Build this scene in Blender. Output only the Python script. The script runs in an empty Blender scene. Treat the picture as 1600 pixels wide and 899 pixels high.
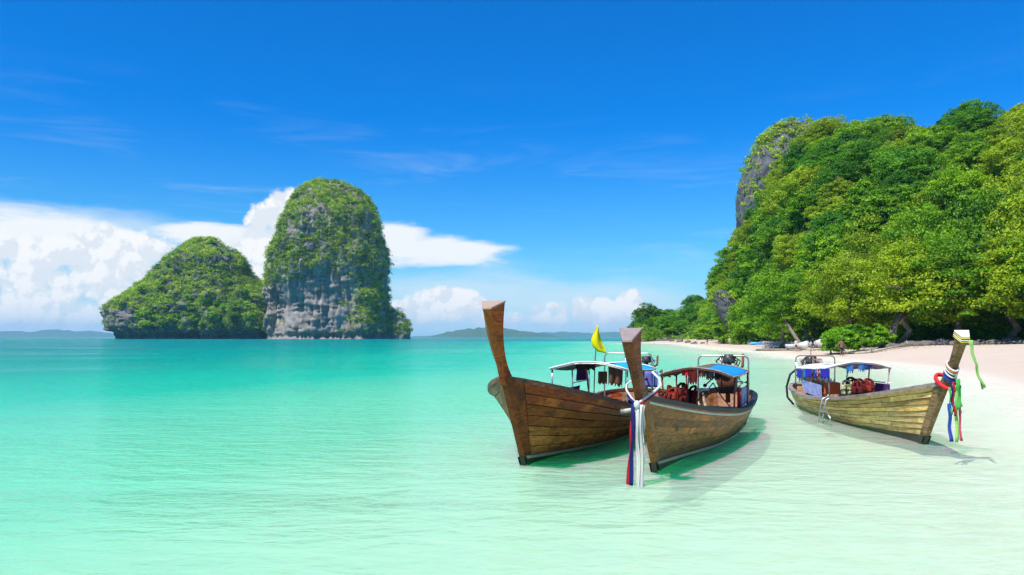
import bpy, bmesh, math, random
import numpy as np
from mathutils import Vector, Matrix
random.seed(7)
R = math.radians
SC = bpy.context.scene
COL = SC.collection

# ------------------------------------------------------------------ camera, light, exposure
CAM_H, FPX = 2.2, 1200.0
cam_d = bpy.data.cameras.new('camera'); cam = bpy.data.objects.new('camera', cam_d); COL.objects.link(cam)
cam.location = (0, 0, CAM_H); cam.rotation_euler = (R(90), 0, 0)
cam_d.sensor_width = 36; cam_d.lens = 36 * FPX / 1600
cam_d.shift_y = (526.5 - 449.5) / 1600
cam_d.clip_start = 0.1; cam_d.clip_end = 60000
SC.camera = cam
SC.view_settings.view_transform = 'Standard'; SC.view_settings.look = 'None'
SC.view_settings.gamma = 1; SC.view_settings.exposure = 0.55
SC.cycles.use_denoising = True
SC.cycles.max_bounces = 8; SC.cycles.transparent_max_bounces = 12; SC.cycles.caustics_reflective = False; SC.cycles.caustics_refractive = False
SC.cycles.sample_clamp_indirect = 6; SC.cycles.volume_bounces = 0

SUN_TO = Vector((-0.60, -0.62, 0)).normalized()
SUN_EL = R(57)
sd = bpy.data.lights.new('sun', 'SUN'); sd.energy = 4.6; sd.angle = R(0.5); sd.color = (1, .95, .87)
so = bpy.data.objects.new('sun', sd); COL.objects.link(so)
dirv = Vector((SUN_TO.x * math.cos(SUN_EL), SUN_TO.y * math.cos(SUN_EL), math.sin(SUN_EL)))
so.rotation_euler = dirv.to_track_quat('Z', 'Y').to_euler()


class NT:
    """small helper round a node tree"""
    def __init__(s, tree):
        s.t = tree; s.n = tree.nodes; s.l = tree.links
    def node(s, typ, **kw):
        n = s.n.new(typ)
        for k, v in kw.items(): setattr(n, k, v)
        return n
    def put(s, sock, v):
        if isinstance(v, bpy.types.NodeSocket): s.l.new(v, sock)
        elif v is not None: sock.default_value = v
    def math(s, op, a, b=None, c=None, clamp=False):
        n = s.node('ShaderNodeMath', operation=op); n.use_clamp = clamp
        s.put(n.inputs[0], a); s.put(n.inputs[1], b)
        if c is not None: s.put(n.inputs[2], c)
        return n.outputs[0]
    def mix(s, f, a, b, mode='MIX'):
        n = s.node('ShaderNodeMix', data_type='RGBA', blend_type=mode)
        s.put(n.inputs[0], f); s.put(n.inputs[6], a if not isinstance(a, tuple) else (*a, 1)[:4]); s.put(n.inputs[7], b if not isinstance(b, tuple) else (*b, 1)[:4])
        return n.outputs[2]
    def maprange(s, v, a, b, c=0., d=1., smooth=True):
        n = s.node('ShaderNodeMapRange', interpolation_type='SMOOTHSTEP' if smooth else 'LINEAR')
        s.put(n.inputs[0], v)
        for i, x in enumerate((a, b, c, d)): s.put(n.inputs[i + 1], x)
        return n.outputs[0]
    def vec(s, x, y, z=0.):
        n = s.node('ShaderNodeCombineXYZ')
        for i, q in enumerate((x, y, z)): s.put(n.inputs[i], q)
        return n.outputs[0]
    def mapping(s, v, scale=(1, 1, 1), loc=(0, 0, 0)):
        n = s.node('ShaderNodeMapping'); s.l.new(v, n.inputs[0])
        n.inputs['Scale'].default_value = scale; n.inputs['Location'].default_value = loc
        return n.outputs[0]
    def noise(s, v, scale, detail=4, rough=.55, dist=0.):
        n = s.node('ShaderNodeTexNoise'); s.put(n.inputs['Vector'], v)
        n.inputs['Scale'].default_value = scale; n.inputs['Detail'].default_value = detail
        n.inputs['Roughness'].default_value = rough; n.inputs['Distortion'].default_value = dist
        return n.outputs[0]
    def voro(s, v, scale, detail=0, feature='F1', rough=.5):
        n = s.node('ShaderNodeTexVoronoi', feature=feature); s.put(n.inputs['Vector'], v)
        n.inputs['Scale'].default_value = scale; n.inputs['Detail'].default_value = detail; n.inputs['Roughness'].default_value = rough
        return n.outputs[0]
    def ramp(s, f, stops):
        n = s.node('ShaderNodeValToRGB'); s.put(n.inputs[0], f)
        e = n.color_ramp.elements
        while len(e) < len(stops): e.new(.5)
        for k, (p, c) in zip(e, stops): k.position = p; k.color = (*c, 1)
        return n.outputs[0]


def px_az(px): return math.atan((px - 800) / FPX)
def px_v(px, py): return (526.5 - py) / FPX * math.cos(px_az(px))

# ------------------------------------------------------------------ sky
def make_world():
    w = bpy.data.worlds.new('World'); SC.world = w; w.use_nodes = True
    N = NT(w.node_tree); N.n.clear()
    out = N.node('ShaderNodeOutputWorld'); bg = N.node('ShaderNodeBackground'); bg.inputs[1].default_value = .1
    N.l.new(bg.outputs[0], out.inputs[0])
    sky = N.node('ShaderNodeTexSky', sky_type='NISHITA'); sky.sun_disc = False
    sky.sun_elevation = SUN_EL; sky.sun_rotation = math.atan2(SUN_TO.x, SUN_TO.y)
    sky.altitude = 0; sky.air_density = 1.0; sky.dust_density = .6; sky.ozone_density = 2.5
    tc = N.node('ShaderNodeTexCoord'); sep = N.node('ShaderNodeSeparateXYZ'); N.l.new(tc.outputs['Generated'], sep.inputs[0])
    X, Y, Z = sep.outputs
    az = N.math('ARCTAN2', X, Y)
    v = N.math('DIVIDE', Z, N.math('SQRT', N.math('ADD', N.math('MULTIPLY', X, X), N.math('MULTIPLY', Y, Y))))
    # the deep polarised blue of this sky
    up = N.maprange(v, .0, .30, 0., 1.)
    sat = N.mix(1., sky.outputs[0], N.mix(up, SKY_LOW, SKY_HIGH), 'MULTIPLY')
    lift = N.maprange(v, 0.0, .13, 1., 0.)
    base = N.mix(N.math('MULTIPLY', lift, .5), sat, (3.6, 5.6, 7.2))
    P = N.vec(az, v, 0.)
    n1 = N.noise(P, 13, 8, .58); vo = N.voro(P, 24, 4, 'F1', .6)
    bil = N.math('SUBTRACT', 1., vo)
    n = N.math('ADD', N.math('MULTIPLY', n1, .62), N.math('MULTIPLY', bil, .38))
    P2 = N.vec(N.math('ADD', az, -.007), N.math('ADD', v, .010), 0.)
    n1b = N.noise(P2, 13, 8, .58); vob = N.voro(P2, 24, 4, 'F1', .6)
    nb = N.math('ADD', N.math('MULTIPLY', n1b, .62), N.math('MULTIPLY', N.math('SUBTRACT', 1., vob), .38))
    def ell(px, py, rx, ry):
        a, b = px_az(px), px_v(px, py)
        dx = N.math('DIVIDE', N.math('SUBTRACT', az, a), rx / FPX); dy = N.math('DIVIDE', N.math('SUBTRACT', v, b), ry / FPX)
        return N.math('SUBTRACT', 1., N.math('SQRT', N.math('ADD', N.math('MULTIPLY', dx, dx), N.math('MULTIPLY', dy, dy))))
    def union(lst):
        m = None
        for e in lst:
            g = ell(*e); m = g if m is None else N.math('MAXIMUM', m, g)
        return m
    # heaped clouds: left bank, tower behind the tall rock, low heaps on the right
    cum = union([(60, 442, 185, 84), (170, 400, 65, 60), (235, 420, 80, 70), (110, 465, 260, 66), (-60, 452, 190, 84), (330, 430, 110, 60),
                 (462, 330, 58, 46), (436, 358, 58, 52), (412, 392, 66, 58), (380, 430, 80, 60),
                 (985, 478, 32, 40), (932, 488, 54, 34), (1000, 500, 70, 30), (855, 492, 50, 30), (790, 500, 70, 22), (700, 474, 90, 34), (640, 490, 60, 30)])
    allround = N.maprange(N.math('ABSOLUTE', az), .62, .95, 0., 1.)           # the same low heaps go on round the horizon
    rn = N.noise(N.mapping(P, (2.2, 5, 1)), 1.5, 3, .5)
    ring = N.math('MULTIPLY', allround, N.math('SUBTRACT', N.math('SUBTRACT', N.math('MULTIPLY', rn, 2.2), .75), N.math('MULTIPLY', v, 5.)))
    ring = N.math('SUBTRACT', ring, N.math('MULTIPLY', N.math('SUBTRACT', 1., allround), 1.))
    cum = N.math('MAXIMUM', cum, ring)
    dens = N.math('ADD', N.math('MULTIPLY', N.math('MINIMUM', cum, .45), 2.1), N.math('MULTIPLY', N.math('SUBTRACT', n, .52), 1.7))
    a_c = N.maprange(dens, -.06, .36)
    # smooth lens of cloud right of the rock, and its low neighbour
    lens = union([(660, 392, 130, 30), (720, 394, 95, 25), (610, 376, 80, 34), (350, 372, 110, 26), (300, 358, 60, 16), (60, 360, 130, 30)])
    wn = N.noise(N.mapping(P, (1, 4.5, 1)), 9, 6, .6)
    a_l = N.math('MULTIPLY', N.maprange(N.math('ADD', lens, N.math('MULTIPLY', N.math('SUBTRACT', wn, .5), 1.5)), .0, .55), .95)
    soft = union([(740, 462, 220, 46), (900, 470, 260, 40), (120, 352, 260, 34), (100, 500, 330, 40), (820, 505, 330, 30), (40, 325, 70, 9)])
    a_s = N.math('MULTIPLY', N.maprange(N.math('ADD', soft, N.math('MULTIPLY', N.math('SUBTRACT', wn, .5), 1.1)), .0, .7), .62)
    wisp = N.noise(N.mapping(P, (1, 7, 1), (3, 1, 0)), 4, 7, .62, .6)
    a_w = N.math('MULTIPLY', N.math('MULTIPLY', N.maprange(wisp, .5, .8), N.maprange(v, .08, .36, 1., 0.)), .27)
    c = N.mix(a_w, base, (5.8, 6.4, 6.9))
    c = N.mix(a_s, c, (5.4, 6.2, 6.8))
    c = N.mix(a_l, c, (6.75, 6.85, 6.9))
    lit = N.maprange(N.math('SUBTRACT', n, nb), -.075, .055)
    low = N.maprange(v, -.01, .045, .25, 1.)
    shade = N.math('MULTIPLY', N.math('ADD', N.math('MULTIPLY', lit, .45), .55), low)
    cc = N.mix(shade, (3.9, 4.75, 5.6), (7.0, 7.0, 7.0))
    c = N.mix(a_c, c, cc)
    N.l.new(c, bg.inputs[0])
SKY_LOW, SKY_HIGH = (.34, .86, 1.12), (.0, .57, 1.24)
make_world()

# ------------------------------------------------------------------ helpers
def tag(o, label=None, cat=None, group=None, kind=None):
    if label: o['label'] = label
    if cat: o['category'] = cat
    if group: o['group'] = group
    if kind: o['kind'] = kind
    return o

def empty(name, loc=(0, 0, 0), rz=0.):
    o = bpy.data.objects.new(name, None); COL.objects.link(o); o.location = loc; o.rotation_euler = (0, 0, rz); o.empty_display_size = .1
    return o

def np_mesh(name, V, faces, k=4, smooth=False, attrs=None):
    me = bpy.data.meshes.new(name); V = np.asarray(V, np.float32); faces = np.asarray(faces, np.int32)
    me.vertices.add(len(V)); me.vertices.foreach_set('co', V.ravel())
    nf = len(faces); me.loops.add(nf * k); me.loops.foreach_set('vertex_index', faces.ravel())
    me.polygons.add(nf); me.polygons.foreach_set('loop_start', np.arange(0, nf * k, k, dtype=np.int32)); me.polygons.foreach_set('loop_total', np.full(nf, k, np.int32))
    me.polygons.foreach_set('use_smooth', np.full(nf, smooth))
    for nm, (dom, arr) in (attrs or {}).items():
        a = me.attributes.new(nm, 'FLOAT', dom); a.data.foreach_set('value', np.asarray(arr, np.float32))
    me.update(calc_edges=True); me.validate()
    return me

def link(name, me, mat=None, parent=None):
    if mat and not me.materials: me.materials.append(mat)
    o = bpy.data.objects.new(name, me); COL.objects.link(o)
    if parent: o.parent = parent
    return o

class MB:
    """collects shapes, builds ONE mesh object"""
    def __init__(s): s.v = []; s.f = []
    def add(s, V, F):
        b = len(s.v); s.v += [tuple(map(float, p)) for p in V]; s.f += [tuple(b + i for i in f) for f in F]; return s
    def box(s, c, d, rz=0., rx=0., ry=0.):
        x, y, z = (q / 2 for q in d); M = Matrix.Translation(c) @ Matrix.Rotation(rz, 4, 'Z') @ Matrix.Rotation(ry, 4, 'Y') @ Matrix.Rotation(rx, 4, 'X')
        P = [M @ Vector((a * x, b * y, e * z)) for a in (-1, 1) for b in (-1, 1) for e in (-1, 1)]
        return s.add(P, [(0, 1, 3, 2), (4, 6, 7, 5), (0, 4, 5, 1), (2, 3, 7, 6), (0, 2, 6, 4), (1, 5, 7, 3)])
    def tube(s, pts, r, n=6, cap=True):
        pts = [Vector(p) for p in pts]; rr = r if isinstance(r, (list, tuple)) else [r] * len(pts); V = []; up = None
        for i, p in enumerate(pts):
            t = (pts[min(i + 1, len(pts) - 1)] - pts[max(i - 1, 0)]).normalized()
            if up is None: up = Vector((0, 0, 1)) if abs(t.z) < .9 else Vector((1, 0, 0))
            a = t.cross(up).normalized(); b = a.cross(t).normalized(); up = b
            for k in range(n):
                an = 2 * math.pi * k / n; V.append(p + (a * math.cos(an) + b * math.sin(an)) * rr[i])
        F = [(i * n + k, i * n + (k + 1) % n, (i + 1) * n + (k + 1) % n, (i + 1) * n + k) for i in range(len(pts) - 1) for k in range(n)]
        if cap: F += [tuple(range(n))[::-1], tuple((len(pts) - 1) * n + k for k in range(n))]
        return s.add(V, F)
    def grid(s, rows, thick=0., closed=False):
        """rows: list of equal-length point lists; thick > 0 gives the sheet two faces and edges"""
        m, n = len(rows), len(rows[0]); V = [Vector(p) for r in rows for p in r]
        F = [(i * n + j, i * n + j + 1, (i + 1) * n + j + 1, (i + 1) * n + j) for i in range(m - 1) for j in range(n - 1)]
        if not thick: return s.add(V, F)
        nor = [Vector((0, 0, 0)) for _ in V]
        for f in F:
            q = (V[f[2]] - V[f[0]]).cross(V[f[3]] - V[f[1]])
            for i in f: nor[i] += q
        W = [p - nn.normalized() * thick for p, nn in zip(V, nor)]; b = len(V)
        F2 = F + [tuple(b + i for i in f[::-1]) for f in F]
        edge = [(i, i + 1) for i in range(n - 1)] + [(i * n + n - 1, (i + 1) * n + n - 1) for i in range(m - 1)] + [((m - 1) * n + j + 1, (m - 1) * n + j) for j in range(n - 1)] + [((i + 1) * n, i * n) for i in range(m - 1)]
        F2 += [(e[1], e[0], b + e[0], b + e[1]) for e in edge]
        return s.add(V + W, F2)
    def lathe(s, c, prof, n=12, axis='Z'):
        V = []
        for r, z in prof:
            for k in range(n):
                a = 2 * math.pi * k / n; p = (r * math.cos(a), r * math.sin(a), z)
                if axis == 'Y': p = (p[0], p[2], p[1])
                if axis == 'X': p = (p[2], p[0], p[1])
                V.append(Vector(c) + Vector(p))
        F = [(i * n + k, i * n + (k + 1) % n, (i + 1) * n + (k + 1) % n, (i + 1) * n + k) for i in range(len(prof) - 1) for k in range(n)]
        F += [tuple(range(n))[::-1], tuple((len(prof) - 1) * n + k for k in range(n))]
        return s.add(V, F)
    def build(s, name, mat, parent=None, smooth=False, bevel=0.):
        me = bpy.data.meshes.new(name); me.from_pydata(s.v, [], s.f); me.update()
        bm = bmesh.new(); bm.from_mesh(me); bmesh.ops.recalc_face_normals(bm, faces=bm.faces)
        if bevel: bmesh.ops.bevel(bm, geom=bm.edges[:], offset=bevel, segments=1, affect='EDGES', profile=.6)
        for f in bm.faces: f.smooth = smooth
        bm.to_mesh(me); bm.free()
        return link(name, me, mat, parent)

# value noise (numpy)
def _hash(ix, iy, iz, seed):
    h = (ix * 374761393 + iy * 668265263 + iz * 2147483647 + seed * 974711) & 0xffffffff
    h = ((h ^ (h >> 13)) * 1274126177) & 0xffffffff
    return ((h ^ (h >> 16)) & 0xffff) / 65535.0
def vnoise(P, seed=0):
    P = np.asarray(P, float); I = np.floor(P).astype(np.int64); f = P - I; f = f * f * (3 - 2 * f); o = 0
    for dx in (0, 1):
        for dy in (0, 1):
            for dz in (0, 1):
                w = (f[..., 0] if dx else 1 - f[..., 0]) * (f[..., 1] if dy else 1 - f[..., 1]) * (f[..., 2] if dz else 1 - f[..., 2])
                o = o + w * _hash(I[..., 0] + dx, I[..., 1] + dy, I[..., 2] + dz, seed)
    return o
def fbm(P, oct=4, seed=0, gain=.5):
    P = np.asarray(P, float); a, s, o = 1., 0., 0.
    for k in range(oct):
        o = o + a * vnoise(P * 2 ** k + 17.3 * k, seed + k); s += a; a *= gain
    return o / s

# ------------------------------------------------------------------ materials
def new_mat(name):
    m = bpy.data.materials.new(name); m.use_nodes = True; N = NT(m.node_tree)
    return m, N, N.n['Principled BSDF']
def bump(N, h, strength, dist, bsdf):
    b = N.node('ShaderNodeBump'); b.inputs['Strength'].default_value = strength; b.inputs['Distance'].default_value = dist
    N.l.new(h, b.inputs['Height']); N.l.new(b.outputs[0], bsdf.inputs['Normal']); return b

def plain(name, col, rough=.6, metal=0., var=.15, scale=6.):
    m, N, b = new_mat(name); tc = N.node('ShaderNodeTexCoord')
    n = N.noise(tc.outputs['Object'], scale, 5, .6)
    c = N.mix(n, tuple(q * (1 - var) for q in col), tuple(min(1, q * (1 + var)) for q in col))
    N.l.new(c, b.inputs['Base Color']); b.inputs['Roughness'].default_value = rough; b.inputs['Metallic'].default_value = metal
    bump(N, n, .15, .01, b)
    return m

def wood(name, c1, c2, stain, stain_amt=.5, rough=.55, seam=1., grain=1., coat=0., soil=.85):
    """boat timber: grain along the boat (local y), weather stains, every plank its own tone"""
    m, N, b = new_mat(name); tc = N.node('ShaderNodeTexCoord'); oi = N.node('ShaderNodeObjectInfo')
    V = tc.outputs['Object']
    r = oi.outputs['Random']
    Vr = N.node('ShaderNodeVectorMath', operation='ADD'); N.l.new(V, Vr.inputs[0]); N.l.new(N.vec(N.math('MULTIPLY', r, 7.), N.math('MULTIPLY', r, 31.), 0.), Vr.inputs[1])
    g = N.noise(N.mapping(Vr.outputs[0], (14, .9, 22)), 1.6 * grain, 7, .62, .4)
    blot = N.noise(Vr.outputs[0], 1.7, 6, .65)
    fine = N.noise(N.mapping(Vr.outputs[0], (30, 3, 40)), 3., 4, .6)
    c = N.mix(N.maprange(g, .3, .7), c1, c2)
    c = N.mix(N.math('MULTIPLY', N.maprange(blot, .48, .68), stain_amt), c, stain)
    tone = N.math('ADD', N.math('MULTIPLY', r, .75), .66)
    c = N.mix(1., c, N.vec(tone, tone, tone), 'MULTIPLY')
    dirt = N.noise(N.mapping(V, (2, 1.2, 3)), 3.2, 6, .7, .5)
    c = N.mix(N.maprange(dirt, .5, .68, 0., soil), c, tuple(q * .3 for q in c1))
    pale = N.noise(N.mapping(Vr.outputs[0], (6, 1, 9)), 2.2, 5, .7)
    c = N.mix(N.maprange(pale, .6, .75, 0., .4), c, tuple(min(1, q * 1.35 + .04) for q in c2))
    sz = N.node('ShaderNodeSeparateXYZ'); N.l.new(V, sz.inputs[0])
    c = N.mix(N.maprange(N.math('ADD', sz.outputs[2], N.math('MULTIPLY', dirt, -.35)), -.16, .16, .75, 0.), c, (.05, .045, .018))
    spots = N.voro(N.mapping(V, (1, 1, 1.2)), 6.5)
    c = N.mix(N.maprange(spots, .10, .02, 0., .6), c, tuple(q * .25 for q in c1))
    N.l.new(c, b.inputs['Base Color'])
    N.l.new(N.maprange(fine, .3, .7, rough - .12, rough + .15), b.inputs['Roughness'])
    b.inputs['Specular IOR Level'].default_value = .22; b.inputs['Coat Weight'].default_value = coat * .25; b.inputs['Coat Roughness'].default_value = .25
    bump(N, N.math('ADD', g, N.math('MULTIPLY', fine, .5)), .45, .012, b)
    return m

def cloth(name, col, trans=.25, var=.12, col2=None):
    m, N, b = new_mat(name); tc = N.node('ShaderNodeTexCoord')
    n = N.noise(tc.outputs['Object'], 9, 5, .6)
    c2 = col2 or tuple(min(1, q * (1 + var)) for q in col)
    c = N.mix(N.maprange(n, .4, .62) if col2 else n, tuple(q * (1 - var) for q in col), c2)
    N.l.new(c, b.inputs['Base Color']); b.inputs['Roughness'].default_value = .85; b.inputs['Specular IOR Level'].default_value = .2
    tr = N.node('ShaderNodeBsdfTranslucent'); N.l.new(c, tr.inputs[0])
    mx = N.node('ShaderNodeMixShader'); mx.inputs[0].default_value = trans
    N.l.new(b.outputs[0], mx.inputs[1]); N.l.new(tr.outputs[0], mx.inputs[2]); N.l.new(mx.outputs[0], N.n['Material Output'].inputs[0])
    return m

def foliage(name, dark, mid, light, trans=.38, by_obj=.6):
    """leaf colour: each leaf a tone of its own (attribute), whole plants differ too"""
    m, N, b = new_mat(name); at = N.node('ShaderNodeAttribute'); at.attribute_name = 'tint'
    oi = N.node('ShaderNodeObjectInfo')
    f = N.math('ADD', N.math('MULTIPLY', at.outputs['Fac'], 1 - by_obj * .5), N.math('MULTIPLY', oi.outputs['Random'], by_obj * .5))
    c = N.ramp(f, [(0.1, dark), (.5, mid), (.92, light)])
    N.l.new(c, b.inputs['Base Color']); b.inputs['Roughness'].default_value = .5; b.inputs['Specular IOR Level'].default_value = .25
    tr = N.node('ShaderNodeBsdfTranslucent'); N.l.new(N.mix(1., c, (1.1, 1.25, .5), 'MULTIPLY'), tr.inputs[0])
    mx = N.node('ShaderNodeMixShader'); mx.inputs[0].default_value = trans
    N.l.new(b.outputs[0], mx.inputs[1]); N.l.new(tr.outputs[0], mx.inputs[2]); N.l.new(mx.outputs[0], N.n['Material Output'].inputs[0])
    return m

def rock(name, pale, mid, dark, scale=.05, warm=(.3, .17, .11)):
    m, N, b = new_mat(name); tc = N.node('ShaderNodeTexCoord'); V = tc.outputs['Object']
    streak = N.noise(N.mapping(V, (1, 1, .10)), scale * 5, 8, .68, .3)
    big = N.noise(V, scale * 1.1, 6, .6); fine = N.noise(V, scale * 16, 6, .7)
    c = N.ramp(N.math('ADD', N.math('MULTIPLY', streak, .65), N.math('MULTIPLY', big, .35)), [(.34, dark), (.5, mid), (.66, pale)])
    c = N.mix(N.math('MULTIPLY', N.maprange(N.noise(N.mapping(V, (1, 1, .3)), scale * 2.2, 5, .65), .56, .70), .7), c, warm)
    c = N.mix(N.maprange(fine, .3, .7, 0., .5), c, tuple(q * .6 for q in mid))
    N.l.new(c, b.inputs['Base Color']); b.inputs['Roughness'].default_value = .9
    bump(N, N.math('ADD', streak, N.math('MULTIPLY', fine, .6)), .9, .35 / scale * .05, b)
    return m

M = {}
M['sand'], N, b = new_mat('sand')
tc = N.node('ShaderNodeTexCoord'); V = tc.outputs['Object']
n1 = N.noise(V, .35, 6, .6); n2 = N.noise(V, 4, 5, .65); rip = N.noise(N.mapping(V, (1, 2.0, 1)), 1.5, 4, .55, 1.6)
c = N.mix(n1, (.50, .395, .30), (.60, .49, .385)); c = N.mix(N.maprange(n2, .35, .7, 0., .25), c, (.40, .31, .235))
sepz = N.node('ShaderNodeSeparateXYZ'); N.l.new(V, sepz.inputs[0])
wet = N.maprange(N.math('ADD', sepz.outputs[2], N.math('MULTIPLY', n1, .15)), -.1, .25, 1., 0.)
c = N.mix(wet, c, N.mix(N.maprange(rip, .42, .6), (.62, .60, .48), (.72, .70, .57)))
N.l.new(c, b.inputs['Base Color']); b.inputs['Roughness'].default_value = .9; b.inputs['Specular IOR Level'].default_value = .2
foot = N.maprange(N.voro(V, 1.3), .0, .32, 0., 1.)
rel = N.math('ADD', N.math('ADD', N.math('MULTIPLY', n2, .3), rip), N.math('MULTIPLY', foot, .5))
bump(N, rel, .75, .07, b)

M['soil'] = plain('forest_floor_earth', (.05, .06, .022), .95, 0, .4, .4)
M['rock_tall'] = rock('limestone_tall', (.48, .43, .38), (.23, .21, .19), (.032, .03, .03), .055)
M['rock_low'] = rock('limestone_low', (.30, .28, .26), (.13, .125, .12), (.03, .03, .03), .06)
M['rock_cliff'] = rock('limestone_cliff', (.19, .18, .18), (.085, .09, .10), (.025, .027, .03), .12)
M['boulder'] = rock('shore_boulder', (.26, .22, .2), (.14, .12, .11), (.05, .045, .045), .9, (.16, .1, .08))
M['bark'] = wood('bark', (.10, .075, .055), (.22, .18, .14), (.05, .04, .03), .5, .9)
M['bark_pale'] = wood('bark_pale', (.26, .22, .17), (.42, .37, .30), (.14, .11, .08), .5, .9)
M['leaf'] = foliage('leaf_mid', (.030, .10, .004), (.14, .31, .006), (.34, .52, .012))
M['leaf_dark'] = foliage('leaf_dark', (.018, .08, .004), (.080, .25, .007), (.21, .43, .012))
M['leaf_yellow'] = foliage('leaf_yellow', (.08, .14, .004), (.26, .36, .008), (.46, .55, .02))
M['leaf_bright'] = foliage('leaf_bright', (.06, .17, .006), (.19, .42, .01), (.38, .62, .02))
M['leaf_rock'] = foliage('leaf_rock', (.036, .09, .006), (.24, .38, .012), (.52, .64, .02), .4, .0)

# ------------------------------------------------------------------ coast, seabed, water
SH = np.array([[-400, -120], [-60, -14], [-20, 2], [0, 9], [10, 12.5], [25, 18], [40, 25], [54, 30], [66, 32.5], [79, 31], [90, 33], [103, 36.5], [125, 38], [160, 41.5], [196, 47], [230, 52], [270, 52], [305, 50], [330, 54], [370, 85], [460, 200], [900, 700], [3000, 2500], [20000, 17000]], float)
def shore_x(y): return np.interp(y, SH[:, 0], SH[:, 1])
def ground_z(x, y):
    x = np.asarray(x, float); y = np.asarray(y, float)
    # distance offshore (smoothed along the coast)
    e = 0
    for o, w in ((-6, .25), (0, .5), (6, .25)): e = e + w * (shore_x(y + o) - x)
    dep = np.where(e > 0, 6.5 * (1 - np.exp(-(np.maximum(e, 0) / 90) ** 1.2)), 0)
    dep = dep + .05 * (fbm(np.stack([x * .12, y * .12, x * 0], -1), 3, 5) - .5) * np.clip(e * .3, 0, 1)
    up = np.where(e < 0, np.minimum(.085 * -e, .9 + .022 * -e), 0) + np.where(e < 0, .12 * (fbm(np.stack([x * .2, y * .2, x * 0], -1), 3, 9) - .5) * np.clip(-e * .2, 0, 1), 0)
    return up - dep

def polar(n_front, n_back, r0, r1, ratio):
    a = np.concatenate([np.linspace(R(-48), R(56), n_front), np.linspace(R(56), R(312), n_back + 2)[1:-1]])
    r = [r0]
    while r[-1] < r1: r.append(r[-1] * ratio)
    r = np.array(r); A, RR = np.meshgrid(a, r)
    X, Y = RR * np.sin(A), RR * np.cos(A); m, n = X.shape
    idx = np.arange(m * n).reshape(m, n); nx = np.roll(idx, -1, 1)
    F = np.stack([idx[:-1], nx[:-1], nx[1:], idx[1:]], -1).reshape(-1, 4)
    return X.ravel(), Y.ravel(), F, idx[0]

X, Y, F, _ = polar(230, 60, 1.2, 10400, 1.027)
Zg = ground_z(X, Y)
X1 = np.append(X, 0); Y1 = np.append(Y, 0); Z1 = np.append(Zg, ground_z(0, 0))
nA = 290
me = bpy.data.meshes.new('sandy_ground')
tri = [(i, (i + 1) % nA, len(X)) for i in range(nA)]
me.from_pydata(np.stack([X1, Y1, Z1], -1).tolist(), [], [tuple(f) for f in F[:, ::-1].tolist()] + [t for t in tri])
for p in me.polygons: p.use_smooth = True
bmx = bmesh.new(); bmx.from_mesh(me); bmesh.ops.recalc_face_normals(bmx, faces=bmx.faces)
if sum(f.normal.z for f in bmx.faces) < 0: bmesh.ops.reverse_faces(bmx, faces=bmx.faces)
bmx.to_mesh(me); bmx.free()
tag(link('sand', me, M['sand']), kind='structure')

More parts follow.
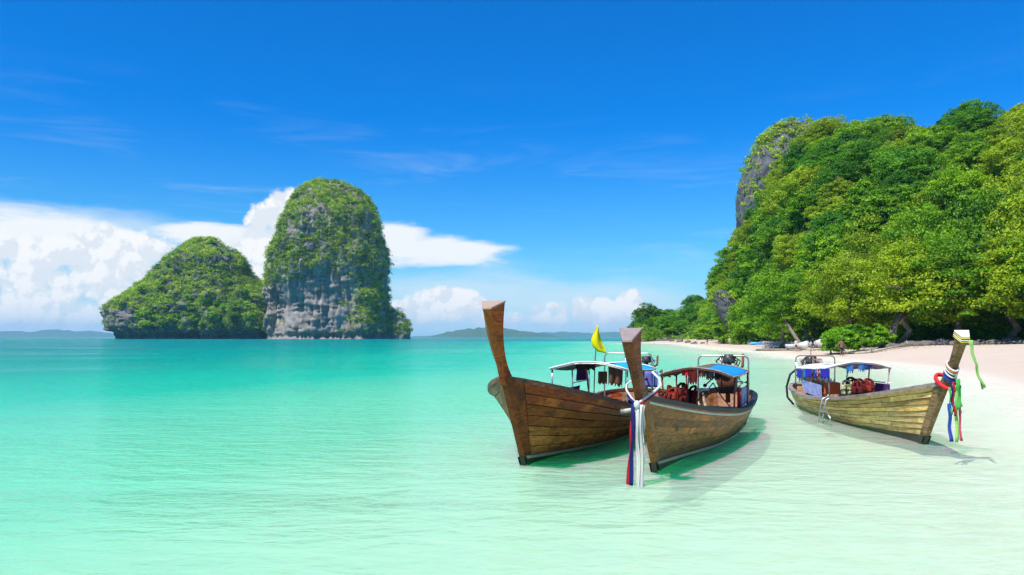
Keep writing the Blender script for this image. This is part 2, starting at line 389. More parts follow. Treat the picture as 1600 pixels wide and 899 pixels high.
# water: one sheet, its colour comes from the depth below it
def water_mat():
    m, N, b = new_mat('sea_water'); N.n.remove(b)
    at = N.node('ShaderNodeAttribute'); at.attribute_name = 'depth'; d = N.math('MAXIMUM', at.outputs['Fac'], 0.)
    geo = N.node('ShaderNodeNewGeometry'); P = geo.outputs['Position']
    def ex(k): return N.math('EXPONENT', N.math('MULTIPLY', d, -k))
    tint = N.vec(ex(.42), ex(.03), ex(.185))
    tr = N.node('ShaderNodeBsdfTransparent'); N.l.new(tint, tr.inputs[0])
    # ripples: long low swell lines, crossed wavelets, finer chop
    w1 = N.noise(N.mapping(P, (.9, 1.9, 1)), 1.0, 3, .5, .6)
    w2 = N.noise(N.mapping(P, (2.0, 3.6, 1)), 1.0, 4, .55, .4)
    w3 = N.noise(N.mapping(P, (5, 9, 1)), 1., 3, .5)
    w0 = N.noise(N.mapping(P, (.05, .22, 1)), 1., 3, .5, .5)
    h = N.math('ADD', N.math('MULTIPLY', w1, .075), N.math('MULTIPLY', w2, .06))
    h = N.math('ADD', h, N.math('MULTIPLY', w3, .014))
    wind = N.maprange(N.noise(N.mapping(P, (.018, .045, 1)), 1., 4, .55, .8), .38, .66, .35, 1.5)     # ruffled and smooth patches
    h = N.math('ADD', N.math('MULTIPLY', h, wind), N.math('MULTIPLY', w0, .12))
    bp = N.node('ShaderNodeBump'); bp.inputs['Strength'].default_value = 1.; bp.inputs['Distance'].default_value = WAVE; h = N.math('MULTIPLY', h, N.maprange(d, .15, 1.1, .25, 1.)); N.l.new(h, bp.inputs['Height'])
    df = N.node('ShaderNodeSubsurfaceScattering', falloff='BURLEY'); df.inputs['Scale'].default_value = 1.; df.inputs['Radius'].default_value = (.07, 1.7, .30)
    dc = N.ramp(N.math('DIVIDE', d, 5.), [(0., (.76, .80, .64)), (.08, (.56, .78, .53)), (.18, (.19, .63, .375)), (.36, (.016, .43, .275)), (.62, (.0, .28, .21)), (1., (.0, .20, .19))])
    N.l.new(dc, df.inputs[0]); N.l.new(bp.outputs[0], df.inputs['Normal'])
    mx = N.node('ShaderNodeMixShader'); N.l.new(N.math('SUBTRACT', 1., ex(1.7)), mx.inputs[0]); N.l.new(tr.outputs[0], mx.inputs[1]); N.l.new(df.outputs[0], mx.inputs[2])
    gl = N.node('ShaderNodeBsdfGlossy'); gl.inputs['Roughness'].default_value = .09; N.l.new(bp.outputs[0], gl.inputs['Normal'])
    fr = N.node('ShaderNodeFresnel'); fr.inputs['IOR'].default_value = 1.33; N.l.new(bp.outputs[0], fr.inputs['Normal'])
    m2 = N.node('ShaderNodeMixShader'); N.l.new(N.math('MULTIPLY', N.math('MULTIPLY', fr.outputs[0], REFL), N.maprange(d, .0, .3, .12, 1.)), m2.inputs[0]); N.l.new(mx.outputs[0], m2.inputs[1]); N.l.new(gl.outputs[0], m2.inputs[2])
    N.l.new(m2.outputs[0], N.n['Material Output'].inputs[0])
    return m
WAVE, REFL = 1.9, .46
M['water'] = water_mat()
me = bpy.data.meshes.new('sea')
me.from_pydata(np.stack([X1, Y1, np.zeros_like(X1)], -1).tolist(), [], [tuple(f) for f in F[:, ::-1].tolist()] + tri)
bmx = bmesh.new(); bmx.from_mesh(me); bmesh.ops.recalc_face_normals(bmx, faces=bmx.faces)
if sum(f.normal.z for f in bmx.faces) < 0: bmesh.ops.reverse_faces(bmx, faces=bmx.faces)
bmx.to_mesh(me); bmx.free()
at = me.attributes.new('depth', 'FLOAT', 'POINT'); at.data.foreach_set('value', (-Z1).astype(np.float32))
tag(link('sea', me, M['water']), kind='structure')

# ------------------------------------------------------------------ karst rocks
def unproj(px, py, d): return ((px - 800) / FPX * d, d, CAM_H + (526.5 - py) / FPX * d)

def karst(name, prof, D, dscale, mat, nz=70, na=130, amp=.06, seed=1, deform=None, kind='structure', parent=None, foot=-3.):
    """lofted limestone lump: prof = (image row, left, right) of its outline at distance D"""
    prof = sorted(prof, key=lambda p: -p[0])
    rows = np.array(prof, float)
    z = CAM_H + (526.5 - rows[:, 0]) / FPX * D; xl = (rows[:, 1] - 800) / FPX * D; xr = (rows[:, 2] - 800) / FPX * D
    zz = np.linspace(foot, z[-1], nz); zz = np.concatenate([zz[:-1], z[-1] - (z[-1] - zz[-2]) * np.array([.6, .3, .1, 0])])
    L = np.interp(zz, z, xl); Rr = np.interp(zz, z, xr)
    cx, a = (L + Rr) / 2, np.maximum((Rr - L) / 2, .2); wmax = a.max()
    b = dscale * (wmax * .35 + a * .65); b = b * np.sqrt(np.clip((z[-1] + wmax * .05 - zz) / (z[-1] * .25), .02, 1))
    ph = np.linspace(0, 2 * math.pi, na, endpoint=False)
    A, ZI = np.meshgrid(ph, np.arange(len(zz)))
    c, s = np.cos(A), np.sin(A)
    n = 2.6; rr = (np.abs(c) ** n + np.abs(s) ** n) ** (-1 / n)
    sc = 1 / (wmax * .22)
    P0 = np.stack([cx[ZI] + a[ZI] * c * rr, D + b[ZI] * s * rr, zz[ZI]], -1)
    nz1 = fbm(P0 * sc, 5, seed) - .5
    fl = fbm(P0 * np.array([sc * 3.2, sc * 3.2, sc * .35]), 4, seed + 9) - .5
    led = np.abs(fbm(P0 * np.array([sc * .7, sc * .7, sc * 4.5]), 3, seed + 40) - .5) * 2
    fl2 = np.abs(fbm(P0 * np.array([sc * 7, sc * 7, sc * .6]), 3, seed + 60) - .5) * 2
    k = 1 + amp * 2.2 * nz1 + amp * 1.8 * fl - amp * .5 * (1 - led) ** 6 - amp * .9 * (1 - fl2) ** 3
    Xk = cx[ZI] + a[ZI] * c * rr * k; Yk = D + b[ZI] * s * rr * (k + (k - 1) * 1.5)
    Zk = zz[ZI] + (fbm(P0 * sc * 1.5, 3, seed + 20) - .5) * wmax * .06 * (ZI > 0)
    if deform: Xk, Yk, Zk = deform(Xk, Yk, Zk, D)
    m, nn = Xk.shape; V = np.stack([Xk, Yk, Zk], -1).reshape(-1, 3)
    idx = np.arange(m * nn).reshape(m, nn); nx = np.roll(idx, -1, 1)
    Fq = np.stack([idx[:-1], nx[:-1], nx[1:], idx[1:]], -1).reshape(-1, 4)
    me = np_mesh(name, V, Fq, 4, True)
    bm = bmesh.new(); bm.from_mesh(me); bm.verts.ensure_lookup_table()
    bm.faces.new([bm.verts[i] for i in idx[-1]]); bmesh.ops.recalc_face_normals(bm, faces=bm.faces); bm.to_mesh(me); bm.free()
    o = link(name, me, mat, parent)
    if kind: tag(o, kind=kind)
    return o, V, Fq

def sample_faces(V, Fq, dens, rng):
    a, b, c, d = (V[Fq[:, i]] for i in range(4))
    nrm = np.cross(c - a, d - b); area = np.linalg.norm(nrm, axis=1) / 2; nrm = nrm / (2 * area[:, None] + 1e-9)
    cnt = rng.poisson(area * dens); fi = np.repeat(np.arange(len(Fq)), cnt); u, v = rng.random((2, len(fi), 1))
    p = a[fi] * (1 - u) * (1 - v) + b[fi] * u * (1 - v) + c[fi] * u * v + d[fi] * (1 - u) * v
    return p, nrm[fi]

def leaf_cloud(centers, radii, per, size, rng, flat=.8, tint_c=None, up=.35):
    """many small pointed leaf faces spread over the outer part of each clump"""
    nC = len(centers); n = nC * per; ci = np.repeat(np.arange(nC), per)
    d = rng.normal(size=(n, 3)); d /= np.linalg.norm(d, axis=1)[:, None]; d[:, 2] = np.where(d[:, 2] < -.2, -d[:, 2] * .6, d[:, 2])
    r = radii[ci] * (.55 + .5 * rng.random(n) ** .6)
    p = centers[ci] + d * r[:, None] * np.array([1, 1, flat])
    nn = d + rng.normal(size=(n, 3)) * .55 + np.array([0, 0, up]); nn /= np.linalg.norm(nn, axis=1)[:, None]
    t = np.cross(nn, rng.normal(size=(n, 3))); t /= np.linalg.norm(t, axis=1)[:, None] + 1e-9; b = np.cross(nn, t)
    s = (size[ci] if hasattr(size, '__len__') else size) * (.65 + .7 * rng.random(n)); s = s[:, None]
    V = np.stack([p - t * s * .5, p + b * s * .30 - nn * s * .06, p + t * s * .5, p - b * s * .30 - nn * s * .06], 1).reshape(-1, 3)
    Fq = np.arange(n * 4).reshape(-1, 4)
    tc_ = tint_c[ci] if tint_c is not None else .5
    tint = np.clip(tc_ + (rng.random(n) - .5) * .45, 0, 1)
    return V, Fq, tint

# ------------------------------------------------------------------ trees and shrubs (unit size: crown about 1 m in radius)
def crown_mesh(name, seed, nb, per, leaf, zc, rx=1., rz=.72, mat=None, low=-.35):
    rng = np.random.default_rng(seed); C = []; Rd = []
    for i in range(nb):
        for _ in range(30):
            d = rng.normal(size=3); d /= np.linalg.norm(d)
            if d[2] < low: continue
            p = d * np.array([rx, rx, rz]) * (.62 + .16 * rng.random())
            if all(np.linalg.norm(p - q) > .30 for q in C): break
        C.append(p); Rd.append(.25 + .16 * rng.random())
    C.append(np.array([0, 0, 0.])); Rd.append(.55)
    # small clumps on every limb-clump
    sub = []; sr = []; st = []
    for c, r in zip(C, Rd):
        tone = .25 + .5 * rng.random()
        for _ in range(10):
            d = rng.normal(size=3); d /= np.linalg.norm(d); sub.append(c + d * r * .75 * np.array([1, 1, .8])); sr.append(r * (.36 + .25 * rng.random())); st.append(np.clip(tone + rng.normal() * .12, 0, 1))
    V, Fq, t = leaf_cloud(np.array(sub), np.array(sr), per, leaf, rng, .8, np.array(st))
    V[:, 2] += zc
    me = np_mesh(name, V, Fq, 4, False, {'tint': ('FACE', t)}); me.materials.append(mat)
    return me, [c + np.array([0, 0, zc]) for c in C]

def trunk_mesh(name, tips, zc, seed, r0=.085, lean=0.):
    rng = np.random.default_rng(seed); mb = MB()
    top = np.array([lean * .6, 0, zc * .55])
    pts = [np.array([0, 0, -.25])] + [top * f + np.array([rng.normal() * .03, rng.normal() * .03, 0]) for f in (.15, .45, .75, 1.)]
    mb.tube(pts, [r0 * 1.5, r0 * 1.2, r0, r0 * .9, r0 * .8], 8)
    for k in range(4):
        a = k * 1.57 + rng.random(); mb.tube([(0, 0, .1), (math.cos(a) * r0 * 2, math.sin(a) * r0 * 2, .02), (math.cos(a) * r0 * 4, math.sin(a) * r0 * 4, -.1)], [r0 * .7, r0 * .45, r0 * .2], 5)
    for t in tips[:7]:
        mid = (top + t) / 2 + np.array([rng.normal() * .06, rng.normal() * .06, -.05])
        mb.tube([top * .9, mid, t], [r0 * .55, r0 * .35, r0 * .12], 5)
    me = bpy.data.meshes.new(name); me.from_pydata(mb.v, [], mb.f)
    for p in me.polygons: p.use_smooth = True
    me.materials.append(M['bark']); return me

KINDS = {}
def kind(nm, n, mat, nb, per, leaf, zc, rz=.72, low=-.35, r0=.085):
    L = []
    for i in range(n):
        cm, tips = crown_mesh(nm + '_crown', hash_seed(nm) + i, nb, per, leaf, zc, 1., rz, M[mat], low)
        L.append((cm, trunk_mesh(nm + '_trunk', tips, zc, i + 5, r0)))
    KINDS[nm] = L
def hash_seed(s): return sum(ord(c) * (i + 3) for i, c in enumerate(s)) % 9973
kind('broad', 4, 'leaf', 24, 62, .062, .95, .8, -.5, .06)
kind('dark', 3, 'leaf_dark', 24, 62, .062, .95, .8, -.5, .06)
kind('yellow', 3, 'leaf_yellow', 24, 62, .06, .95, .8, -.5, .06)
kind('tall', 2, 'leaf', 20, 56, .085, 1.15, 1.15, -.6, .05)
kind('shore', 3, 'leaf', 30, 80, .046, 1.02, .82, -.85, .05)
kind('shore_yellow', 2, 'leaf_yellow', 30, 80, .046, 1.02, .82, -.85, .05)
kind('bright', 2, 'leaf_bright', 14, 60, .10, .75, .8, -.6, .06)
kind('isle', 3, 'leaf_bright', 12, 18, .17, .8, .75)
kind('isle_dark', 3, 'leaf', 12, 18, .17, .8, .75)

def plant(name, knd, loc, r, label, cat, group=None, sz=1., rz=None, tilt=0.):
    cm, tm = random.choice(KINDS[knd])
    t = empty(name, loc, random.random() * 6.28 if rz is None else rz); t.scale = (r, r, r * sz)
    if tilt: t.rotation_euler.y = tilt
    tag(t, label, cat, group)
    link('crown', cm, None, t); link('trunk', tm, None, t)
    return t

# ------------------------------------------------------------------ the two rock islands
rng = np.random.default_rng(11)
D_T, D_L = 800., 815.
def cave(X, Y, Z, D):
    px = 800 + X / Y * FPX; py = 526.5 - (Z - CAM_H) / Y * FPX; front = np.clip((D - Y) / 20, 0, 1)
    k = np.exp(-(((px - 500) / 62) ** 4)) * np.exp(-(((py - 480) / 50) ** 2)) * front
    k2 = np.exp(-(((px - 432) / 14) ** 2)) * np.exp(-(((py - 480) / 46) ** 4)) * front
    notch = np.exp(-(((Z - 3) / 4.) ** 2)) * front
    cx = X.mean(); return X + (cx - X) * notch * .03, Y + 11 * k + 15 * k2 + notch * 6, Z
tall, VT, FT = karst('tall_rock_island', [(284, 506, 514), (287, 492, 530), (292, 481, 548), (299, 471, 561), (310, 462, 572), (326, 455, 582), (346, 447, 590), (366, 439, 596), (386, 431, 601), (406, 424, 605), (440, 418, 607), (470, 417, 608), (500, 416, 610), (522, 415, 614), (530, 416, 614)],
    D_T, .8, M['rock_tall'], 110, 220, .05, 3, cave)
butt, VB, FB = karst('rock_buttress', [(484, 606, 618), (492, 600, 628), (503, 600, 636), (515, 600, 641), (530, 600, 641)], D_T - 5, .8, M['rock_tall'], 30, 70, .08, 8)
def over(X, Y, Z, D):
    front = np.clip((D - Y) / 15, 0, 1); notch = np.exp(-(((Z - 2) / 5.) ** 2)) * front
    return X, Y + notch * 9, Z
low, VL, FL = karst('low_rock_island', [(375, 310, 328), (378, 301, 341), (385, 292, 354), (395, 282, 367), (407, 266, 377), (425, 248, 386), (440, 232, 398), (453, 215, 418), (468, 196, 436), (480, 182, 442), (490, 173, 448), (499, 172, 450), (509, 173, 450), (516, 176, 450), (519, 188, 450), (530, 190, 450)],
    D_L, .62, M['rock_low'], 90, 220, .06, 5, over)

def shrubs_on(V, Fq, D, dens, keep, name, label, parent=None, rad=(2.4, 5.2), per=44, leaf=1.35):
    p, n = sample_faces(V, Fq, dens, rng)
    px = 800 + p[:, 0] / p[:, 1] * FPX; py = 526.5 - (p[:, 2] - CAM_H) / p[:, 1] * FPX
    q = keep(px, py, n, p) * (p[:, 2] > 4)
    m = rng.random(len(p)) < q; p, n, py = p[m], n[m], py[m]
    r = rad[0] + (rad[1] - rad[0]) * rng.random(len(p)) ** 1.6
    tone = np.clip(.16 + .62 * fbm(p * .035, 3, 31) + rng.normal(size=len(p)) * .22 + .1 * np.clip(n[:, 2], 0, 1), .02, 1)
    Vl, Fl, t = leaf_cloud(p + n * r[:, None] * .35, r, per, leaf * (.7 + .2 * r / rad[1]), rng, .9, tone, .12)
    me = np_mesh(name, Vl, Fl, 4, False, {'tint': ('FACE', t)})
    return tag(link(name, me, M['leaf_rock'], parent), kind='stuff', label=label), p, r, n

def keep_tall(px, py, n, p):
    q = .30 + 1.0 * np.clip(n[:, 2], -.2, 1)
    nz = fbm(p * np.array([.03, .03, .018]), 4, 77)
    q = q * np.clip((nz - .33) * 7, 0.0, 1.2) + .16 * (py < 400)
    q = q + (.34 * np.clip((430 - py) / 60, 0, 1) + .3 * ((px < 470) & (py < 440))) * np.clip((nz - .27) * 7, 0, 1)
    bare = np.exp(-(((px - 500) / 60) ** 4) - (((py - 482) / 58) ** 4))       # hollow grey face
    q = q * (1 - np.clip(bare * 1.6, 0, 1)) * (1 - .95 * ((px < 455) & (py > 446)))
    q = q * (1 - .8 * np.exp(-(((px - 603) / 18) ** 2)) * (py > 310)) * np.where(py > 516, .25, 1)
    green = np.exp(-(((px - 580) / 30) ** 2) - (((py - 480) / 50) ** 2)); return np.clip(q + .45 * green, 0, 1)
shrubs_on(VT, FT, D_T, .15, keep_tall, 'cliff_shrubs', 'scrub clinging to the tall limestone rock')
shrubs_on(VB, FB, D_T, .12, lambda px, py, n, p: np.clip(.75 - (py > 520) * .6, 0, 1) * np.ones(len(px)), 'cliff_shrubs', 'scrub on the small buttress right of the tall rock')
def keep_low(px, py, n, p):
    nz = fbm(p * .03, 3, 55)
    q = .62 + .5 * n[:, 2] + (nz - .4)
    q = q * (1 - .85 * ((px > 325) & (px > 300 + (py - 368) * .6 + 20) & (py < 425) & (nz < .58)))
    q = q * (1 - .93 * ((px < 212) & (py > 487 - (px - 160) * .1))) * np.where(py > 517, .15, 1) * np.where((py > 510) & (px < 350), .4, 1)
    return np.clip(q, 0, 1)
_, pl, rl, nl = shrubs_on(VL, FL, D_L, .13, keep_low, 'cliff_shrubs', 'scrub covering the low humped island', rad=(2.4, 4.8))

# trees that stand out singly on the low island and the tall rock
def island_trees(V, Fq, n, keep, label, group, rmin, rmax):
    p, nn = sample_faces(V, Fq, .05, rng); px = 800 + p[:, 0] / p[:, 1] * FPX; py = 526.5 - (p[:, 2] - CAM_H) / p[:, 1] * FPX
    m = keep(px, py) & (nn[:, 1] < .35) & (p[:, 2] > 6); p = p[m]; rng.shuffle(p); got = []
    for q in p:
        if len(got) >= n: break
        if all(np.linalg.norm(q - g) > 6.5 for g in got):
            got.append(q); r = rmin + (rmax - rmin) * rng.random()
            plant('island_tree', random.choice(['isle', 'isle_dark']), (q[0], q[1] - .5, q[2] - r * .75), r, label(800 + q[0] / q[1] * FPX, 526.5 - q[2] / q[1] * FPX) if callable(label) else label, 'tree', group)
def on_low(x, y): return ('left end' if x < 250 else ('left half' if x < 300 else ('right half' if x < 360 else 'right end')))
island_trees(VL, FL, 62, lambda x, y: (x > 212) & (y > 470) & (y < 508), lambda x, y: f"bright round tree {'just above the waterline cliff' if y > 490 else 'low on the side'} at the {on_low(x, y)} of the humped island", 'trees on the foot of the low island', 4.5, 7.5)
island_trees(VL, FL, 55, lambda x, y: (x > 175) & (y > 375) & (y < 470) & (x < 400), lambda x, y: f"small green tree {'near the top' if y < 410 else 'midway up'} on the {on_low(x, y)} of the humped island", 'trees on the slope of the low island', 3.2, 5.2)
island_trees(VT, FT, 50, lambda x, y: ((y < 440) & ((x < 480) | (y < 380))) | ((x > 560) & (y > 430) & (y < 500) & (x < 602)), lambda x, y: f"small green tree {'on the dome' if y < 330 else ('on the upper face' if y < 400 else 'on the lower face')} of the tall rock, {'left side' if x < 470 else ('middle' if x < 550 else 'right side')}", 'trees on the tall rock', 3.0, 5.0)

# ------------------------------------------------------------------ far islands on the horizon
def far_ridge(name, D, pts, label, mat, depth=.5):
    """a long low wooded ridge: outline (column, row) at distance D, with real depth"""
    pts = np.array(pts, float); xs = np.linspace(pts[0, 0], pts[-1, 0], 90); ys = np.interp(xs, pts[:, 0], pts[:, 1])
    h = (526.5 - ys) / FPX * D + CAM_H; h = np.maximum(h + (fbm(np.stack([xs * .12, xs * 0, xs * 0], -1), 4, 3) - .5) * .3 * h, 0)
    rows = []
    for k in range(15):
        f = (k / 14 - .5) * 2; w = D * depth * .12
        rows.append([((x - 800) / FPX * D, D + f * w, hh * (1 - f * f) ** .8 * (1 + .25 * (vnoise(np.array([x * .15, k * .9, 1.])) - .5)) - 4) for x, hh in zip(xs, h)])
    mb = MB(); mb.grid(rows); o = mb.build(name, mat, None, True); return tag(o, label, None, None, 'structure')
M['far_wood'] = plain('far_wooded_slope', (.045, .10, .04), .95, 0, .5, .02)
far_ridge('far_island', 5000, [(672, 526), (680, 523), (700, 518), (725, 513.5), (752, 511), (780, 511), (810, 516), (850, 521), (880, 526)], 'wooded island far out between the rock and the boats', M['far_wood'])
far_ridge('far_hills', 9600, [(640, 525.5), (690, 524), (760, 523.5), (800, 521), (850, 519.5), (880, 518), (930, 520.5), (960, 519), (1000, 520), (1060, 522), (1110, 526)], 'long range of hills on the horizon behind the boats', M['far_wood'])
far_ridge('far_hills', 9600, [(-60, 524), (0, 518.5), (25, 517), (50, 519.5), (70, 518), (84, 515.5), (95, 517.5), (104, 516), (120, 519), (140, 517.5), (165, 521), (200, 526)], 'range of hills on the horizon left of the low island', M['far_wood'])

# ------------------------------------------------------------------ wooded hill behind the beach
def hill(name, cols, n_az, n_d, mat, back=1.6):
    """cols: (column, foot distance, crest distance, crest row): a real slope round the bay, going down again behind its crest"""
    cols = np.array(cols, float); px = np.linspace(cols[0, 0], cols[-1, 0], n_az)
    d0, d1, yc = (np.interp(px, cols[:, 0], cols[:, k]) for k in (1, 2, 3)); f = np.linspace(-.06, back, n_d)
    V = []
    for fi in f:
        d = d0 + (d1 - d0) * fi; top = CAM_H + (526.5 - yc) / FPX * d1
        g = ground_z((px - 800) / FPX * d0, d0)
        prof = np.where(fi < 1, (.55 * max(fi, 0) + .45 * math.sin(max(fi, 0) * math.pi / 2)), 1 - .5 * (fi - 1) ** 1.5)
        x = (px - 800) / FPX * d; nzv = (fbm(np.stack([x * .04, d * .04, x * 0], -1), 4, 13) - .5)
        z = g - .3 + (top - g) * prof + nzv * 9 * min(max(fi, 0) * 3, 1) * np.clip((top - g) / 30, .15, 1) - (.6 if fi < 0 else 0)
        V.append(np.stack([x, d, z], -1))
    V = np.array(V); m, n = V.shape[:2]; idx = np.arange(m * n).reshape(m, n)
    Fq = np.stack([idx[:-1, :-1], idx[:-1, 1:], idx[1:, 1:], idx[1:, :-1]], -1).reshape(-1, 4); Vf = V.reshape(-1, 3)
    me = np_mesh(name, Vf, Fq, 4, True); o = link(name, me, mat); tag(o, kind='structure'); return Vf, Fq
HC = [(1122, 205, 228, 500), (1130, 196, 236, 468), (1138, 190, 240, 440), (1150, 180, 244, 415), (1165, 172, 246, 392), (1185, 160, 246, 362), (1210, 148, 244, 325), (1240, 135, 240, 272), (1265, 125, 236, 236), (1295, 117, 232, 220), (1335, 112, 226, 222), (1395, 106, 214, 226), (1405, 105, 210, 238), (1440, 104, 200, 244), (1475, 102, 192, 232), (1510, 100, 184, 213), (1545, 98, 178, 213), (1600, 95, 168, 206), (1700, 90, 158, 196), (1850, 86, 150, 170)]
VH, FH = hill('wooded_hill', HC, 90, 60, M['soil'])
VHd, FHd = hill('wooded_headland', [(985, 312, 330, 524), (1000, 308, 335, 512), (1020, 306, 340, 502), (1045, 300, 345, 493), (1075, 290, 345, 486), (1105, 270, 340, 478), (1150, 250, 320, 470), (1200, 240, 300, 460)], 40, 24, M['soil'])
# grey cliff that shows left of the hill, and the pale leaning rock at its foot
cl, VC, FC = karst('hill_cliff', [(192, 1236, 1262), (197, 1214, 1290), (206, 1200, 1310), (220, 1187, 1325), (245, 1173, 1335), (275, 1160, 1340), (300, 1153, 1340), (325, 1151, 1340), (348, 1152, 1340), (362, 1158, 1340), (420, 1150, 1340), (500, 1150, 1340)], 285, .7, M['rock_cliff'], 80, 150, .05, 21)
def lean(X, Y, Z, D): return X - np.clip(Z - 4, 0, 30) * .30 + (fbm(np.stack([X * .5, Y * .5, Z * .15], -1), 3, 70) - .5) * 1.6, Y, Z
lr, VR, FR = karst('leaning_rock', [(452, 1140, 1146), (458, 1132, 1154), (468, 1126, 1162), (485, 1127, 1166), (505, 1132, 1168), (520, 1138, 1172), (532, 1142, 1176)], 176, .8, M['rock_cliff'], 40, 60, .07, 33, lean)
shrubs_on(VC, FC, 285, .30, lambda px, py, n, p: np.clip(.25 + 1.1 * n[:, 2] + .9 * (py < 232) + 1.2 * (fbm(p * .12, 3, 3) - .55) - .25 * (px < 1180), 0, 1), 'cliff_shrubs', 'scrub on the grey cliff beside the wooded hill', rad=(1.2, 2.2), per=34, leaf=.75)
shrubs_on(VR, FR, 176, .35, lambda px, py, n, p: np.clip((py < 484) * 1. + .15, 0, 1), 'cliff_shrubs', 'scrub hanging over the pale leaning rock', rad=(.9, 1.7), per=40, leaf=.5)

def undergrowth(V, Fq, dens, name, label, rad, leaf, per, keep=None):
    p, n = sample_faces(V, Fq, dens, rng); px = 800 + p[:, 0] / p[:, 1] * FPX
    m = (px < 1680) & (n[:, 1] < .3 if n[:, 2].mean() > 0 else n[:, 1] > -.3)
    p = p[m]; r = rad[0] + (rad[1] - rad[0]) * rng.random(len(p))
    t = np.clip(.2 + .6 * fbm(p * .06, 3, 8) + rng.normal(size=len(p)) * .15, 0, 1)
    Vl, Fl, tt = leaf_cloud(p + np.array([0, 0, .6]), r, per, leaf, rng, .85, t, .5)
    tag(link(name, np_mesh(name, Vl, Fl, 4, False, {'tint': ('FACE', tt)}), M['leaf']), label, None, None, 'stuff')
undergrowth(VH, FH, .12, 'undergrowth', 'bushes between the trees of the wooded hill', (1.6, 3.2), .62, 34)
undergrowth(VHd, FHd, .10, 'undergrowth', 'bushes between the trees of the low headland', (1.6, 3.0), .8, 30)

def forest(V, Fq, dens, nmax, rr, gap, cap, lab, zone, seed):
    g = np.random.default_rng(seed); p, n = sample_faces(V, Fq, dens, g); px = 800 + p[:, 0] / p[:, 1] * FPX
    m = (px < 1660) & (px > 985); p = p[m]; g.shuffle(p); got = []
    for q in p:
        if len(got) >= nmax: break
        r = rr[0] + (rr[1] - rr[0]) * g.random()
        if all((q[0] - a[0]) ** 2 + (q[1] - a[1]) ** 2 + .5 * (q[2] - a[2]) ** 2 > (gap * (r + a[3])) ** 2 for a in got):
            got.append((*q, r))
    for x, y, z, r in got:
        l, grp, kk = zone(800 + x / y * FPX, 526.5 - (z + r - CAM_H) / y * FPX, y)
        plant('forest_tree', kk, (x, y, z - r * .45), r, l, 'tree', grp, .85 + .25 * random.random())
HUE = {'tall': 'upright', 'dark': 'dark green', 'broad': 'mid-green', 'yellow': 'yellow-green'}
def place_words(px):
    for lim, w in ((1150, 'above the pale leaning rock'), (1200, 'above the blue kayak'), (1245, 'above the low stone wall'), (1290, 'above the two pale skiffs'), (1340, 'above the standing bather'), (1400, 'above the right-hand boat canopy'), (1470, 'left of the right-hand prow'), (1530, 'above the right-hand prow')):
        if px < lim: return w
    return 'near the right edge'
def zone_h(px, py, d):
    k = vnoise(np.array([px * .012, py * .012, 3.]))
    kk = 'dark' if k < .36 else ('yellow' if k > .56 else 'broad')
    kk = random.choice([kk, kk, kk, 'broad', 'yellow', 'dark', 'tall' if py > 270 else 'broad'])
    hgt = 'on the crest' if py < 215 else ('high on the slope' if py < 290 else ('halfway up the slope' if py < 380 else 'low on the slope'))
    grp = 'trees along the crest of the wooded hill' if py < 215 else ('trees on the left flank of the wooded hill' if px < 1200 else 'trees on the slope of the wooded hill')
    return f"{HUE[kk]} hill tree {hgt}, {['slightly higher', 'slightly lower'][int(py % 60 > 30)]}, {place_words(px)}", grp, kk
def zone_head(px, py, d):
    kk = random.choice(['broad', 'dark', 'broad'])
    w = 'at the left tip' if px < 1025 else ('left of the middle' if px < 1050 else ('right of the middle' if px < 1080 else 'beside the leaning rock'))
    return f"{HUE[kk]} tree {w} of the low headland, {'at the water edge' if py > 500 else ('partway up' if py > 482 else 'on top')}", 'trees on the low headland', kk
forest(VH, FH, .12, 250, (4.0, 6.8), .50, None, None, zone_h, 3)
forest(VHd, FHd, .08, 48, (4.0, 6.5), .46, None, None, zone_head, 4)

# shoreline trees hanging over the sand: each its own place
def shore_tree(px, d, r, label, knd='shore', sz=1., sink=0., pale=False, tilt=0.):
    x = (px - 800) / FPX * d; z = float(ground_z(x, d))
    t = plant('beach_tree', knd, (x, d, z - sink), r, label, 'tree', None, sz, None, tilt)
    return t
shore_tree(1415, 93, 7.2, 'broad spreading tree hanging over the sand left of the pale prow cap', 'shore_yellow', .95)
shore_tree(1330, 99, 6.2, 'tall yellow-green tree above the bright shrub on the beach', 'shore_yellow', 1.05)
shore_tree(1268, 123, 6.2, 'leafy tree whose boughs hang over the two pale skiffs', 'shore', 1.0)
shore_tree(1222, 118, 6.0, 'dense green tree behind the low wall on the beach', 'shore', 1.05)
shore_tree(1182, 160, 5.8, 'rounded green tree right of the pale leaning rock', 'shore', 1.05)
shore_tree(1500, 90, 7.4, 'dark spreading tree over the rocks behind the right-hand prow', 'shore', .9)
shore_tree(1585, 87, 7.6, 'spreading tree over the rocks at the right edge of the beach', 'shore_yellow', .9)
shore_tree(1665, 83, 7.5, 'tree at the far right end of the beach', 'shore', .9)
shore_tree(1460, 104, 7.5, 'tall tree standing second behind the shoreline trees', 'shore', 1.35)
shore_tree(1375, 112, 7., 'bright crowned tree behind the broad spreading tree', 'shore_yellow', 1.4)
shore_tree(1550, 102, 8., 'tall dark tree behind the right-hand shoreline trees', 'shore', 1.4)
shore_tree(1630, 98, 8., 'tall tree behind the rocks near the right edge', 'shore_yellow', 1.45)
for px, d, r, lab in [(1316, 83, 2.1, 'bright green shrub on the sand beside the standing bather'), (1343, 86, 1.9, 'bright green shrub right of the standing bather'), (1298, 86, 1.6, 'small bright shrub on the beach by the pale skiffs'), (1375, 90, 1.8, 'small green shrub under the broad spreading tree')]:
    x = (px - 800) / FPX * d; plant('beach_shrub', 'bright', (x, d, float(ground_z(x, d)) - .1), r, lab, 'shrub')
